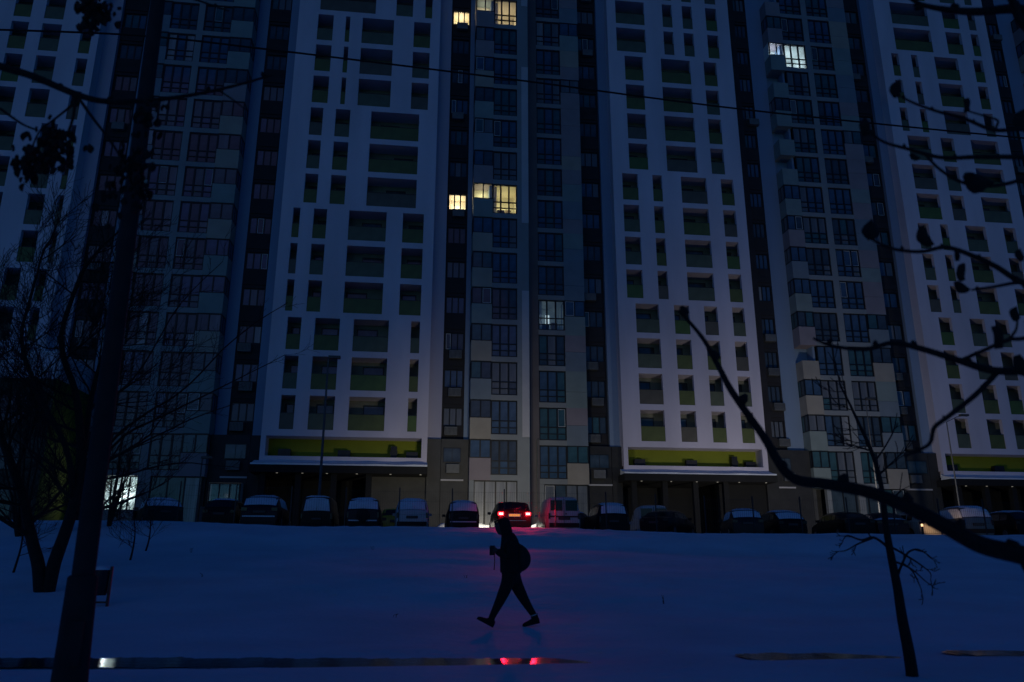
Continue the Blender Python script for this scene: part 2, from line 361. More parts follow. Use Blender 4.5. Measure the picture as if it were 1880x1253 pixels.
def pane_pick(): return GL[random.choices((0, 1, 2, 3, 4), (4, 3, 2, 4, .5))[0]]
def sash(win, a, b, z0, z1, Y):
    k = ('sash', round(b-a, 2), round(z1-z0, 2))
    if k not in CACHE:
        m = MB(); w, h = b-a, z1-z0
        m.box(0, .035, 0, .02, 0, h); m.box(w-.035, w, 0, .02, 0, h); m.box(.035, w-.035, 0, .02, 0, .035); m.box(.035, w-.035, 0, .02, h-.035, h)
        CACHE[k] = m.mesh('white_sash', M_wframe)
    inst('white_sash', CACHE[k], (a, Y, z0), win)
def tall_window(bay, x0, x1, n, Y, lit=None, gl=None):
    """three lights wide, tall sashes over two low rows, as one window part"""
    z1 = wtop(n)-.01; z0 = z1-2.58; w = x1-x0; f = .09
    zt = z0+1.02; zl = z0+.5
    k = ('tall', round(w, 2))
    if k not in CACHE:
        m = MB()
        for i in range(4):
            c = i*w/3; a = f if i in (0, 3) else .13
            lo = 0 if i == 0 else (w-f if i == 3 else c-a/2)
            m.box(lo, lo+a, -.02, .09, 0, 2.58)
        for i in range(3):
            a = (f if i == 0 else i*w/3+.05); b = (w-f if i == 2 else (i+1)*w/3-.05)
            for zz, h in ((0, .08), (.475, .065), (.99, .08), (2.50, .08)): m.box(a, b, -.012, .085, zz, zz+h)
        CACHE[k] = m.mesh('window', M_frame)
    win = inst('window', CACHE[k], (x0, Y, z0), bay)
    g = gl or pane_pick()
    for i in range(3):
        a = x0+(f if i == 0 else i*w/3+.05); b = x0+(w-f if i == 2 else (i+1)*w/3-.05)
        if lit: gm = M_clear
        else: gm = g if random.random() < .72 else pane_pick()
        inst('pane', boxmesh('pane', b-a, .012, 1.45, gm), (a, Y+.05, z0+1.06), win)
        if random.random() < .05 and not lit: sash(win, a+.01, b-.01, z0+1.09, z0+2.48, Y+.02)
        inst('pane', boxmesh('pane', b-a, .012, .93, gm if random.random() < .8 or lit else pane_pick()), (a, Y+.05, z0+.07), win)
    if lit: room(bay, x0, x1, z0, z1, Y+.11, 2.4, *lit)
    return win
def small_window(bay, x0, x1, z0, z1, Y, nl=2, lit=None, fm=None, name='window', g=None):
    w, h = x1-x0, z1-z0; f = .07; fm = fm or M_frame
    k = ('small', round(w, 2), round(h, 2), nl, fm.name)
    if k not in CACHE:
        m = MB()
        for i in range(nl+1):
            a = f if i in (0, nl) else .1; lo = 0 if i == 0 else (w-f if i == nl else i*w/nl-.05)
            m.box(lo, lo+a, 0, .08, 0, h)
        for i in range(nl):
            a = (f if i == 0 else i*w/nl+.05); b = (w-f if i == nl-1 else (i+1)*w/nl-.05)
            m.box(a, b, .006, .075, 0, .07); m.box(a, b, .006, .075, h-.07, h)
        CACHE[k] = m.mesh(name, fm)
    win = inst(name, CACHE[k], (x0, Y, z0), bay); g = g or pane_pick()
    for i in range(nl):
        a = x0+(f if i == 0 else i*w/nl+.05); b = x0+(w-f if i == nl-1 else (i+1)*w/nl-.05)
        gm = M_clear if lit else (g if random.random() < .75 else pane_pick())
        inst('pane', boxmesh('pane', b-a, .012, h-.14, gm), (a, Y+.045, z0+.07), win)
        if random.random() < .06 and not lit: sash(win, a+.01, b-.01, z0+.08, z1-.08, Y+.015)
    if lit: room(bay, x0, x1, z0, z1, Y+.1, 1.2, *(lit[0], lit[1]*.55)+lit[2:])
    return win
WARM = ((1, .80, .52), 34, M_room); YELL = ((1, .86, .42), 38, M_room); COOL = ((.92, 1, 1), 46, M_roomw); DIMC = ((.75, .9, 1), .25, M_roomw)
REC = 1.35
def half_bay(root, xo, d, wb, wt, xend, D, pat, lit={}, lit_small={}, n0=0, wallmat=None):
    """outer corner balcony + tall glazing + wall up to xend. d=+1: outer edge at left"""
    wm = wallmat or M_grey
    def span(u0, u1): a, b = xo+d*u0, xo+d*u1; return min(a, b), max(a, b)
    tx = span(wb, wb+wt); bx = span(0, wb); inner = sorted((xo+d*(wb+wt), xend)); zt = wtop(NF)
    w = MB(); w.box(inner[0], inner[1], D, D+.35, GZ, zt)
    for n in range(n0-1, NF+1): w.box(*tx, D, D+.35, wtop(n), wtop(n)+.4)
    w.box(*tx, D+.36, D+.4, GZ, GZ+.3)
    w.build('bay_wall', wm, root)
    # wall behind the balcony, back of the bay, side wall
    s = MB(); a = tx[0] if d > 0 else tx[1]
    s.box(min(a-d*.25, a-d*.05), max(a-d*.25, a-d*.05), D+.36, D+REC, 6.2, zt)
    s.box(min(xo+d*.02, a), max(xo+d*.02, a), D+1.35, D+1.6, 6.2, zt)
    s.build('bay_side_wall', M_strip, root)
    MB().box(min(xo+d*.02, xend), max(xo+d*.02, xend), D+3.4, D+3.6, GZ, zt).build('rear_wall', M_void, root)
    MB().box(min(xo+d*.03, xo+d*.3), max(xo+d*.03, xo+d*.3), D+.5, D+REC, GZ, 8.855).build('base_side_wall', M_base, root)
    for n in range(n0, NF):
        p = pat[n % len(pat)] if isinstance(pat, str) else pat.get(n, 's')
        z1 = wtop(n); z0 = z1-2.6
        tall_window(root, tx[0], tx[1], n, D+.10, lit.get(n))
        pm = random.choice(PAN)
        if p in 'gop':
            # parapet box with slab: front and side
            b = MB(); hp = 1.22
            b.box(bx[0], bx[1], D-.02, D+.12, z0-.4, z0+hp)
            sx = (bx[0], bx[0]+.14) if d > 0 else (bx[1]-.14, bx[1])
            b.box(*sx, D+.121, D+1.35, z0-.4, z0+hp)
            fl = (bx[0]+.141, bx[1]) if d > 0 else (bx[0], bx[1]-.141)
            b.box(*fl, D+.121, D+1.34, z0-.4, z0-.2)
            b.build('balcony', pm, root)
        if p in 'g':
            small_window(root, bx[0], bx[1], z0+1.23, z1, D, 2, lit_small.get(n))
            # side glazing of the projecting corner
            xs = xo if d > 0 else xo-.06
            sw = MB(); 
            for yy in (D+.09, D+.66, D+1.26): sw.box(xs, xs+.06, yy, yy+.07, z0+1.3, z1-.07)
            sw.box(xs, xs+.06, D+.09, D+1.33, z0+1.23, z0+1.3); sw.box(xs, xs+.06, D+.09, D+1.33, z1-.07, z1)
            so = sw.build('side_window', M_frame, root)
            inst('pane', boxmesh('pane', .012, .5, 1.28 if True else 0, M_clear if n in lit_small else pane_pick()), (xs+.025, D+.16, z0+1.3), so)
            inst('pane', boxmesh('pane', .012, .53, 1.28, M_clear if n in lit_small else pane_pick()), (xs+.025, D+.73, z0+1.3), so)
            if n not in lit_small: MB().box(bx[0], bx[1], D-.02, D+1.34, z1+.003, z1+.03).build('balcony_ceiling', PAN[3], root)
        if p == 's':
            pm2 = random.choice(PAN); zz = z0+random.choice((.9, 1.2))
            MB().box(bx[0], bx[1], D-.01, D+1.34, z0-.4, zz).build('wall_panel', pm, root)
            MB().box(bx[0], bx[1], D-.01+.004, D+1.34, zz+.02, z1-.002 + (0 if False else 0)).build('wall_panel', pm2, root)
    # ground floor
    z1 = wtop(0)-3.0
    x0 = min(bx[0], tx[0]); x1 = max(bx[1], tx[1])
    return x0, x1
def ground_glazing(root, x0, x1, D, nl, m, lit=None, sill=0):
    z0, z1 = GZ+.15+sill, wtop(0)-3.02
    small_window(root, x0+.35, x1, z0+.4, z1, D+.12, nl, lit, g=m)
    MB().box(x0, x0+.35, D, D+.4, GZ, z1+.01).build('plinth', M_grey, root)
    MB().box(x0+.351, x1, D, D+.4, GZ, z0+.4).build('plinth', M_grey, root)

tag(MB().box(-60, 90, 66.5, 78, GZ, 75).build('building_core', M_void), None, None, kind='structure')
bays = []
GOUP = lambda s: {i: c for i, c in enumerate(s)}
# bay between the first and second tower
b = thing('glazed_bay', 'glazed grey balcony bay left of the second tower, behind the leaning dark pole', 'balcony bay', (-18.85, 57.3, GZ), 'glazed bays between the towers')
half_bay(b, -22.95, 1, 1.6, 2.15, -18.85, 57.3, 'g')
half_bay(b, -14.75, -1, 1.75, 2.2, -18.852, 57.302, 'g')
ground_glazing(b, -14.9-3.8, -14.9, 57.3, 3, GL[0])
ground_glazing(b, -21.8, -18.85, 57.3, 3, None, ((.93, 1, .93), 110, M_roomw, False), 1.55)
# central bay: its two halves belong to two blocks stepped in plan
b = thing('glazed_bay', 'central glazed balcony bay with warm lit windows, between the two middle towers', 'balcony bay', (8.4, 57.3, GZ), 'glazed bays between the towers')
half_bay(b, 3.88, 1, 1.57, 2.0, 8.38, 57.3, 'g', {13: WARM, 7: YELL}, {13: WARM, 7: YELL})
half_bay(b, 13.38, -1, 1.7, 2.18, 8.385, 59.7, GOUP('gsssgssssssgsgss'), {4: DIMC})
for x0_, x1_, za, zb in ((9.62, 10.05, 19.1, 20.0), (10.35, 10.68, 18.95, 19.95)):  # added glowing panels, standing in for bright patches inside the room
    MB().box(x0_, x1_, 61.3, 61.33, za, zb).build('glow_panel', mat('glow_panel', (.7, .8, .8), .8, .1, 6, emis=(.85, 1, 1), estr=.62), b)
for za, zb in ((9.0, 20.6), (26.4, 41.0), (47.2, 58)):
    MB().box(7.82, 8.379, 57.26, 57.297, za, zb).build('pale_stripe', M_pale, b)
MB().box(8.39, 9.49, 59.66, 59.697, GZ, wtop(NF)).build('brown_stripe', M_brown, b)
ground_glazing(b, 3.88, 7.45, 57.3, 4, GL[4]); ground_glazing(b, 9.5, 13.3, 59.7, 4, GL[2])
dp = MB().tube([(9.3, 59.6, GZ), (9.3, 59.6, 9.2), (9.5, 59.6, 9.25)], .05, 6).build('downpipe', M_ac, b)
# bay between the third and fourth tower
b = thing('glazed_bay', 'glazed bay with boxy projecting corner balconies, right of the third tower', 'balcony bay', (36.05, 60, GZ), 'glazed bays between the towers')
half_bay(b, 32.04, 1, 1.46, 2.2, 36.05, 60, GOUP('gggogggggoogoggo'), {13: COOL}, {13: COOL})
half_bay(b, 40.24, -1, 1.79, 2.2, 36.052, 60.002, GOUP('ggsggsssssgsssss'))
ground_glazing(b, 33.0, 39.8, 60, 6, GL[0])
# start of the next bay at the picture edge
b = thing('glazed_bay', 'dim glazed bay at the far right edge beyond the last tower', 'balcony bay', (63.5, 60.1, GZ), 'glazed bays between the towers')
half_bay(b, 59.5, 1, 1.5, 2.2, 63.5, 60.1, 'gog')

def recess(label, x0, x1, D, lit=(), warm=WARM, pier=None):
    bm_ = M_base if lit else M_void2  # bases without lit windows above use the shaded copy
    root = thing('recessed_wall', label, 'building wall', ((x0+x1)/2, D, GZ), 'dark window strips between towers and bays')
    Y = D+REC; zt = wtop(NF)+.4; a, b = x0+.1, x1-.1
    w = MB()
    w.box(x0, a, Y, Y+.3, 8.86, zt); w.box(b, x1, Y, Y+.3, 8.86, zt)
    prev = 8.86
    for n in range(0, NF):
        s, t = wtop(n)-1.8, wtop(n)-.38
        if n >= 1:
            w.box(a, b, Y, Y+.3, prev, s); prev = t
    w.box(a, b, Y, Y+.3, prev, zt); w.build('wall', M_dark, root)
    for n in range(1, NF):
        s, t = wtop(n)-1.8, wtop(n)-.38
        small_window(root, a, b, s, t, Y+.08, 3, (warm[0], warm[1]*2.2, warm[2], False) if n in lit else None, g=random.choice((GL[0], GL[3], GL[2], GL[0])))
        if random.random() < .28 or n < 4:
            xx = a+random.choice((.12, .35, .5)); ac = inst('air_conditioner', boxmesh('air_conditioner', .95, .42, .62, M_ac), (xx, Y-.42, s-.75), root)
            g = MB()
            for i in range(9): g.box(xx+.06+i*.1, xx+.09+i*.1, Y-.43, Y-.422, s-.7, s-.2)
            if n < 4: g.build('grille', M_rail, ac)
        # dark floor band standing proud
        inst('floor_band', boxmesh('floor_band', b-a, .06, .5, M_dark), (a, Y-.061, s-1.3), root)
    if pier: MB().box(pier[0], pier[1], Y-.03, Y+.3, 8.86, zt).build('pier', M_strip, root); MB().box(pier[0], pier[1], D+.62, Y+.3, GZ, 8.85).build('base_wall', bm_, root)
    # cladded base, two storeys
    MB().box(x0, x1, D+.61, D+REC+.3, GZ, 8.855).build('base_wall', bm_, root)
    MB().box(x0, x1, D+.52, D+.605, 5.75, 5.87).build('ledge', M_pale, root)
    bw = MB().box(x0+.15, x1-.2, D+.56, D+.607, 7.1, 8.2).build('base_window', M_frame, root)
    for k in range(2):
        q = x0+.2+k*((x1-x0-.35)/2-.03); MB().box(q, q+(x1-x0-.5)/2, D+.54, D+.558, 7.16, 8.14).build('pane', GL[0], bw)
    MB().box(x0+.4, x0+1.35, D+.21, D+.606, 6.3, 6.95).build('air_conditioner', M_ac, root)
    return root
recess('narrow dark strip of windows right of the leftmost white tower', -25.65, -23.7, 57.4, pier=(-23.698, -22.97))
recess('narrow dark strip of windows directly left of the second white tower', -13.85, -11.98, 57.4, pier=(-14.73, -13.852))
recess('dark strip with two lit windows right of the second white tower', 1.82, 3.5, 57.4, (13, 7), pier=(3.502, 3.87))
recess('dark strip of windows directly left of the third white tower', 13.42, 15.35, 59.7)
recess('dark strip of windows directly right of the third white tower', 29.13, 30.55, 59.8, pier=(30.552, 32.02))
recess('dark strip of windows directly left of the rightmost white tower', 40.28, 42.66, 60.1)
recess('dark strip of windows at the right edge beyond the last tower', 56.45, 58.0, 60.1, pier=(58.002, 59.48))
# low projecting wing at far left
wg = thing('entrance_wing', 'low dark green wing with lime side wall behind the left tree', 'building wing', (-31, 52.5, GZ))
MB().box(-44, -23.3, 52.5, 59.3, 11.45, 13.2).build('white_parapet', M_white, wg)
MB().box(-44, -23.45, 52.56, 59.3, GZ, 11.448).build('green_wall', M_green, wg)
MB().box(-23.448, -23.32, 52.56, 59.3, GZ, 11.448).build('lime_wall', M_dlime, wg)
for i in range(6):
    for j in range(3):
        x = -42.5+i*3.1; z = 2.6+j*2.9; f = MB().box(x, x+2.2, 52.5, 52.557, z, z+2).build('window', M_frame, wg)
        MB().box(x+.1, x+2.1, 52.48, 52.499, z+.1, z+1.9).build('pane', GL[0], f)
MB().box(-43.9, -23.4, 52.55, 59.2, 13.201, 13.29).build('snow_cap', M_snowc, wg)
# small lit shop windows on the ground floor
sh = thing('shop_window', 'small dim lit ground floor shop window left of the second tower', 'shop window', (-13.2, 57.2, 3.2))
small_window(sh, -14.3, -12.2, 3.7, 5.3, 57.1, 3, ((1, .93, .85), 1.6, M_roomw, False))
MB().box(-14.8, -11.9, 57.22, 57.5, GZ, 3.69).build('plinth', M_base, sh)

# ------------------------------------------------------------------ street lamps, cable, fence
def street_lamp(label, X, Y, h, arm, r=.06, head=True):
    z0 = parkz(X)
    t = thing('street_lamp', label, 'street lamp', (X, Y, z0), 'slim parking lot lamps')
    MB().tube([(X, Y, z0), (X, Y, z0+h*.5), (X, Y, z0+h)], [r*1.3, r, r*.7], 8).build('post', M_lpost, t)
    if head:
        MB().tube([(X, Y, z0+h), (X+arm*.6, Y, z0+h+abs(arm)*.28), (X+arm, Y, z0+h+abs(arm)*.36)], r*.5, 6).build('arm', M_lpost, t)
        MB().box(X+arm-.25, X+arm+.35, Y-.12, Y+.12, z0+h+abs(arm)*.36-.03, z0+h+abs(arm)*.36+.1).build('lamp_head', M_lampsh, t)
    return t
street_lamp('slim lamp post in front of the white tower left of centre', -4.6, 39, 8.55, .25)
street_lamp('slim lamp post with bent arm in front of the rightmost tower', 35.5, 48, 8.0, 1.3, .05)
street_lamp('short lamp post left of the second tower near the ground floor', -12.05, 46, 4.1, .2, .05)
street_lamp('thin unlit post behind the young tree at right', 28.6, 46, 8.9, .3, .04)
cb = smooth([at(-120, 52, 20), at(0, 55, 20.5), at(260, 66, 21), at(500, 92, 21.5), at(940, 146, 22), at(1380, 203, 22.5), at(1880, 254, 23), at(2050, 266, 23.2)], 8)
tag(MB().tube(cb, .031, 6).build('overhead_cable', M_twig), 'thin black cable sagging across the whole upper picture', 'cable')

def fence():
    t = thing('mesh_fence', 'dark wire mesh fence with thin posts along the snow crest before the cars', 'fence', (3.9, 34.5, parkz(3.9)))
    x = 3.9-2.28*7
    i = 0
    while x < 32:
        z0 = parkz(x)
        MB().box(x-.025, x+.025, 34.48, 34.52, z0-.1, z0+1.78).build('post', M_rail, t)
        x2 = x+2.28; m = MB(); k = x+.06
        while k < x2-.03:
            m.box(k, k+.005, 34.497, 34.502, z0+.05, z0+1.66); k += .10
        for zz in (.1, .65, 1.2, 1.62): m.box(x+.03, x2-.03, 34.503, 34.508, z0+zz, z0+zz+.006)
        p = m.build('mesh_panel', M_rail, t); p['kind'] = 'stuff'
        x = x2; i += 1
fence()

# ------------------------------------------------------------------ cars
STY = {
 'hatch': dict(W=1.74, st=[(0, .62, None), (.03, .93, None), (.09, .98, None), (.55, .98, 1.40), (1.1, .96, 1.47), (2.0, .94, 1.46), (2.45, .93, 1.38), (3.05, .92, None), (3.75, .82, None), (4.05, .70, None), (4.12, .5, None)]),
 'sedan': dict(W=1.78, st=[(0, .66, None), (.04, .95, None), (.55, 1.00, None), (1.05, .98, 1.32), (1.55, .96, 1.42), (2.5, .94, 1.41), (2.9, .93, 1.33), (3.45, .92, None), (4.2, .82, None), (4.5, .70, None), (4.56, .5, None)]),
 'suv': dict(W=1.80, st=[(0, .66, None), (.03, 1.04, None), (.07, 1.08, 1.10), (.26, 1.08, 1.60), (.6, 1.06, 1.69), (1.9, 1.04, 1.69), (2.4, 1.02, 1.60), (2.9, 1.02, None), (3.8, .95, None), (4.1, .8, None), (4.16, .55, None)]),
 'van': dict(W=1.80, st=[(0, .55, None), (.02, 1.02, 1.03), (.08, 1.05, 1.76), (.3, 1.05, 1.82), (2.3, 1.03, 1.82), (2.7, 1.02, 1.72), (3.3, 1.0, None), (3.95, .85, None), (4.15, .7, None), (4.2, .5, None)]),
 'box': dict(W=1.95, st=[(0, .6, None), (.02, 1.1, 1.12), (.06, 1.1, 1.95), (.3, 1.1, 2.0), (3.2, 1.08, 2.0), (3.6, 1.06, 1.85), (4.1, 1.05, None), (4.7, .9, None), (4.95, .7, None), (5.0, .5, None)]),
}
def car_ring(st, W):
    y, b, r = st; h = W/2; e = min(1, .9+.1*(1 if .2 < y < 3.7 else 0))
    h *= e
    if r is None: up_ = [(h*.93, b+.012), (h*.75, b+.035), (h*.4, b+.05), (0, b+.055)]
    else:
        q = min(1, (r-b)/.45); up_ = [(h*(.97-.15*q), b+(r-b)*.86), (h*(.90-.17*q), r-.012), (h*.42, r+.02), (0, r+.03)]
    side = [(h*.88, .20), (h*.97, .30), (h, min(.6, b*.75)), (h*.97, b)]
    half = side+up_
    return [(x, y, z) for x, z in half]+[(-x, y, z) for x, z in half[-2::-1]]
def car(name, label, style, X, Y, paint, rot=0, snow='', plate=M_plate, lamps='off', rear=None, group='cars parked in a row behind the fence', zoff=0, sc=1):
    S = STY[style]; W = S['W']; z0 = parkz(X)+zoff
    root = thing(name, label, 'car' if style not in ('van', 'box') else 'van', (X, Y, z0), group)
    root['_w'] = (0, 0, 0)
    rings = [car_ring(s, W) for s in S['st']]; n = len(rings[0])
    b = MB(); b.sm = True
    for r in rings: b.v += r
    for i in range(len(rings)-1):
        for k in range(n-1): b.f.append((i*n+k, i*n+k+1, (i+1)*n+k+1, (i+1)*n+k))
        b.f.append((i*n+n-1, i*n, (i+1)*n, (i+1)*n+n-1))
    b.f.append(tuple(range(n))[::-1]); b.f.append(tuple((len(rings)-1)*n+k for k in range(n)))
    body = b.build('body', paint, root)
    def patch(i0, i1, k0, k1, off, inset=(.06, .06), thick=None, jig=0):
        """panel laid over the body between stations i0..i1 and ring points k0..k1"""
        m = MB(); m.sm = True; NU, NV = 5, 4
        P = {}
        for a in range(NU+1):
            for c in range(NV+1):
                u = inset[0]+(1-2*inset[0])*a/NU; v = inset[1]+(1-2*inset[1])*c/NV
                fi = i0+(i1-i0)*u; fk = k0+(k1-k0)*v
                ia = min(int(fi), i1-1) if i1 > i0 else i0; ka = min(int(fk), k1-1); fu = fi-ia; fv = fk-ka
                g = lambda I, K: Vector(rings[I][K % n])
                p = (g(ia, ka)*(1-fv)+g(ia, ka+1)*fv)*(1-fu)+(g(ia+1, ka)*(1-fv)+g(ia+1, ka+1)*fv)*fu
                du = (g(ia+1, ka)*(1-fv)+g(ia+1, ka+1)*fv)-(g(ia, ka)*(1-fv)+g(ia, ka+1)*fv); dv = g(ia, ka+1)-g(ia, ka)
                nn = du.cross(dv)
                if nn.length < 1e-7: nn = Vector((0, 0, 1))
                nn.normalize(); c0 = Vector((0, p.y*.8+.4, .8))
                if nn.dot(p-c0) < 0: nn = -nn
                P[a, c] = (p, nn)
        for (a, c), (p, nn) in sorted(P.items()):
            e = off*(1 if 0 < a < NU and 0 < c < NV else (.25 if thick else 1))+jig*noise.noise(p*3+Vector((X, 0, 0)))*(1 if 0 < a < NU and 0 < c < NV else 0)
            m.v.append(tuple(p+nn*e))
        for a in range(NU):
            for c in range(NV): m.f.append((a*(NV+1)+c, a*(NV+1)+c+1, (a+1)*(NV+1)+c+1, (a+1)*(NV+1)+c))
        return m
    st = S['st']; ng = [i for i, s in enumerate(st) if s[2] is not None]; g0, g1 = ng[0], ng[-1]
    mid = 7
    # rear window(s): between the last belt station and the roof start
    ri0 = g0-1 if style in ('hatch', 'sedan') else g0; ri1 = ri0+1
    if style == 'van':
        for (a, c) in ((-.70, -.08), (.08, .70)):
            MB().box(a, c, .012, .05, 1.13, 1.66).build('rear_window', M_cglass, root)
        MB().box(-.008, .008, -.005, .03, .45, 1.74).build('door_gap', M_tyre, root)
        MB().box(-.75, .75, -.012, .03, .80, .87).build('rear_trim', M_tyre, root)
        MB().box(.06, .14, -.03, .02, .95, 1.0).build('door_handle', M_tyre, root)
    elif style == 'box':
        MB().box(-.008, .008, -.005, .03, .5, 1.9).build('door_gap', M_tyre, root)
    else:
        patch(ri0, ri1, 4, 10, .006, (.10, .07)).build('rear_window', M_cglass, root)
    # windscreen and side windows
    patch(g1, g1+1, 4, 10, .006, (.08, .08)).build('windscreen', M_cglass, root)
    lo = g0+1 if style in ('suv', 'van', 'box') else g0
    if style == 'box': lo = g1-1
    if style == 'van': lo = g1-1
    segs = [(i, i+1) for i in range(lo, g1)]
    for (a, c) in segs:
        patch(a, c, 3, 4, .006, (.05, .12)).build('side_window', M_cglass, root)
        patch(a, c, 10, 11, .006, (.05, .12)).build('side_window', M_cglass, root)
    # bumper, lamps, plate
    h = W/2
    MB().box(-h*.86, h*.86, -.05, .06, .30, .52).build('rear_bumper', paint if style in ('hatch', 'sedan') else M_tyre, root)
    lm = {'off': M_redoff, 'on': M_redon}[lamps]
    tz = {'hatch': (.78, .93), 'sedan': (.80, .94), 'suv': (.70, .98), 'van': (.72, 1.0), 'box': (.75, 1.05)}[style]
    for sgn in (-1, 1):
        x0, x1 = (h*.60, h*.89) if style in ('hatch', 'sedan') else (h*.80, h*.90)
        lmp = MB().box(min(sgn*x0, sgn*x1), max(sgn*x0, sgn*x1), -.018, .05, *tz).build('tail_light', lm, root)
        if lamps == 'on': MB().box(min(sgn*(x0+.03), sgn*(x1-.05)), max(sgn*(x0+.03), sgn*(x1-.05)), -.024, -.0185, tz[0]+.03, tz[1]-.03).build('bulb', M_redcore, lmp)
        MB().box(min(sgn*h*.52, sgn*h*.86), max(sgn*h*.52, sgn*h*.86), st[-1][0]-.12, st[-1][0]+.02, .58, .70).build('headlight', M_head, root)
        MB().box(min(sgn*h*1.0, sgn*h*1.2), max(sgn*h*1.0, sgn*h*1.2), st[g1][0]+.12, st[g1][0]+.22, .95, 1.08).build('wing_mirror', paint, root)
    pz = .68 if lamps != 'on' else .72
    MB().box(-.30, .30, -.028, -.006 if style != 'hatch' else .02, pz, pz+.14).build('plate_frame', M_chrome if lamps == 'on' else M_tyre, root)
    MB().box(-.26, .26, -.036, -.029, pz+.02, pz+.12).build('number_plate', plate, root)
    if lamps == 'on': MB().box(-h*.62, h*.62, -.058, -.051, .53, .55).build('bumper_trim', M_chrome, root)
    # wheels
    L = st[-1][0]
    for yy in (.78, L-.82):
        for sgn in (-1, 1):
            wx = sgn*(h-.10)
            ty = MB().lathe((wx, yy, .31), (sgn, 0, 0), [(.20, -.10), (.29, -.10), (.31, -.06), (.31, .07), (.29, .105), (.20, .105)], 16).build('wheel', M_tyre, root)
            MB().lathe((wx, yy, .31), (sgn, 0, 0), [(.195, .085), (.19, .108), (.06, .112), (.0, .115)], 10).build('rim', M_rim, ty)
    if rear == 'spare':
        sp = MB().lathe((0, -.02, .82), (0, -1, 0), [(.10, 0), (.33, 0), (.34, .05), (.33, .18), (.22, .20), (.0, .21)], 18).build('spare_wheel', M_tyre, root)
    # snow
    if 'r' in snow: patch(g0, g1, 5, 9, .07, (.02, .02), True, .03).build('roof_snow', M_snowc, root)
    if 'w' in snow: patch(ri0, ri1, 4, 10, .045, (.06, .05), True, .05).build('window_snow', M_snowc, root)
    if 'f' in snow: patch(g1+1, len(st)-3, 4, 10, .06, (.03, .03), True, .03).build('bonnet_snow', M_snowc, root)
    if 's' in snow: patch(g1, g1+1, 4, 10, .05, (.03, .03), True, .03).build('windscreen_snow', M_snowc, root)
    if 'b' in snow: MB().box(-h*.8, h*.8, -.07, .03, .521, .58).build('bumper_snow', M_snowc, root)
    if 't' in snow and style == 'sedan': patch(1, g0-1, 4, 10, .06, (.03, .03), True, .03).build('boot_snow', M_snowc, root)
    if 'd' in snow:
        for k0, k1 in ((3, 4), (10, 11)): patch(g0, g1, k0, k1, .03, (.03, .03), True, .04).build('side_snow', M_snowc, root)
    if lamps == 'off': sc *= .95
    root.rotation_euler.z = rot; root.scale = (sc, sc, sc)
    return root
P_black = mat('paint_black', (.004, .004, .005), .4, .2, 2, spec=.2)
P_dkred = mat('paint_dark_red', (.03, .004, .004), .3, .2, 2, spec=.3)
P_white = mat('paint_white', (.48, .48, .49), .35, .08, 2)
P_silver = mat('paint_silver', (.15, .155, .165), .3, .1, 2, metal=.5)
P_grey = mat('paint_grey', (.018, .019, .021), .4, .15, 2, spec=.25)
P_yellow = mat('paint_yellow', (.55, .36, .01), .35, .08, 2)
P_beige = mat('paint_beige', (.50, .42, .32), .35, .1, 2)
P_blue = mat('paint_dark_blue', (.006, .009, .02), .4, .15, 2, spec=.25)
Yc = 36.6
car('parked_car', 'snow covered grey saloon beside the bright left entrance', 'sedan', -11.2, 37.6, P_grey, R(24), 'rwstd', sc=1.0)
car('parked_car', 'dark estate with a thin snow line on its roof, left of the boxy snowy car', 'hatch', -9.1, 38.6, P_black, 0, 'r')
car('parked_car', 'dark hatchback with snow over its whole rear window, third from left', 'hatch', -6.9, Yc, P_blue, 0, 'rwbd', sc=1.07)
car('parked_van', 'black box van beside the slim lamp post', 'box', -4.55, 38.0, P_black, 0, 'r', sc=.86)
car('parked_car', 'off-roader with a spare wheel on its snowy tail', 'suv', -2.32, Yc, P_grey, 0, 'rwb', rear='spare', sc=.93)
car('parked_car', 'yellow car showing between the off-roader and the white estate', 'hatch', -.95, 41.5, P_yellow, 0, '', sc=1)
car('parked_car', 'white estate car with dark rear window', 'suv', -.1, Yc, P_white, 0, 'r', sc=.92)
car('parked_car', 'dark hatchback with snow on roof and rear window, left of the braking car', 'suv', 2.25, Yc, P_black, 0, 'rwb', sc=.88)
red = car('braking_car', 'dark car with both red tail lights and plate lamp lit', 'hatch', 4.62, Yc, P_dkred, 0, '', M_plateon, 'on', sc=.98)
car('parked_van', 'white panel van with two black rear windows right of the braking car', 'van', 7.0, Yc+.2, P_white, 0, '', sc=.97)
car('parked_car', 'grey car just right of the white panel van', 'sedan', 8.35, 40.5, P_grey, 0, 'r')
car('parked_car', 'black estate with thin snow on its roof between van and saloon', 'suv', 9.4, Yc+.2, P_black, 0, 'r', sc=.93)
car('parked_car', 'black saloon parked at an angle in front of the pale van', 'sedan', 11.2, Yc-.2, P_black, R(-38), '', sc=.93)
car('parked_van', 'pale panel van behind the angled black saloon', 'van', 12.4, 40.2, P_white, R(-8), '')
car('parked_car', 'hatchback wholly covered with snow, standing alone right of the pale van', 'hatch', 16.2, Yc+.6, P_grey, R(-12), 'rwsdf')
car('parked_car', 'dark car with a snowy windscreen behind the crest left of the young tree', 'hatch', 19.0, 38.2, P_black, 0, 'rw')
car('parked_car', 'black saloon behind the young tree trunk', 'sedan', 21.9, Yc+.4, P_black, R(-6), '')
car('parked_car', 'dark blue saloon with added headlamp light, right of the young tree trunk', 'sedan', 23.9, 37.4, P_blue, R(-14), 't')
car('parked_car', 'beige hatchback lit warmly from its left side', 'hatch', 25.7, Yc+.3, P_beige, 0, 'r', sc=.95)
car('parked_car', 'large grey estate under snow near the right picture edge', 'suv', 28.1, Yc+.2, P_silver, R(-6), 'rwd', sc=1.0)
car('parked_car', 'dark car half cut by the right picture edge', 'hatch', 30.9, Yc+.2, P_black, 0, 'r')
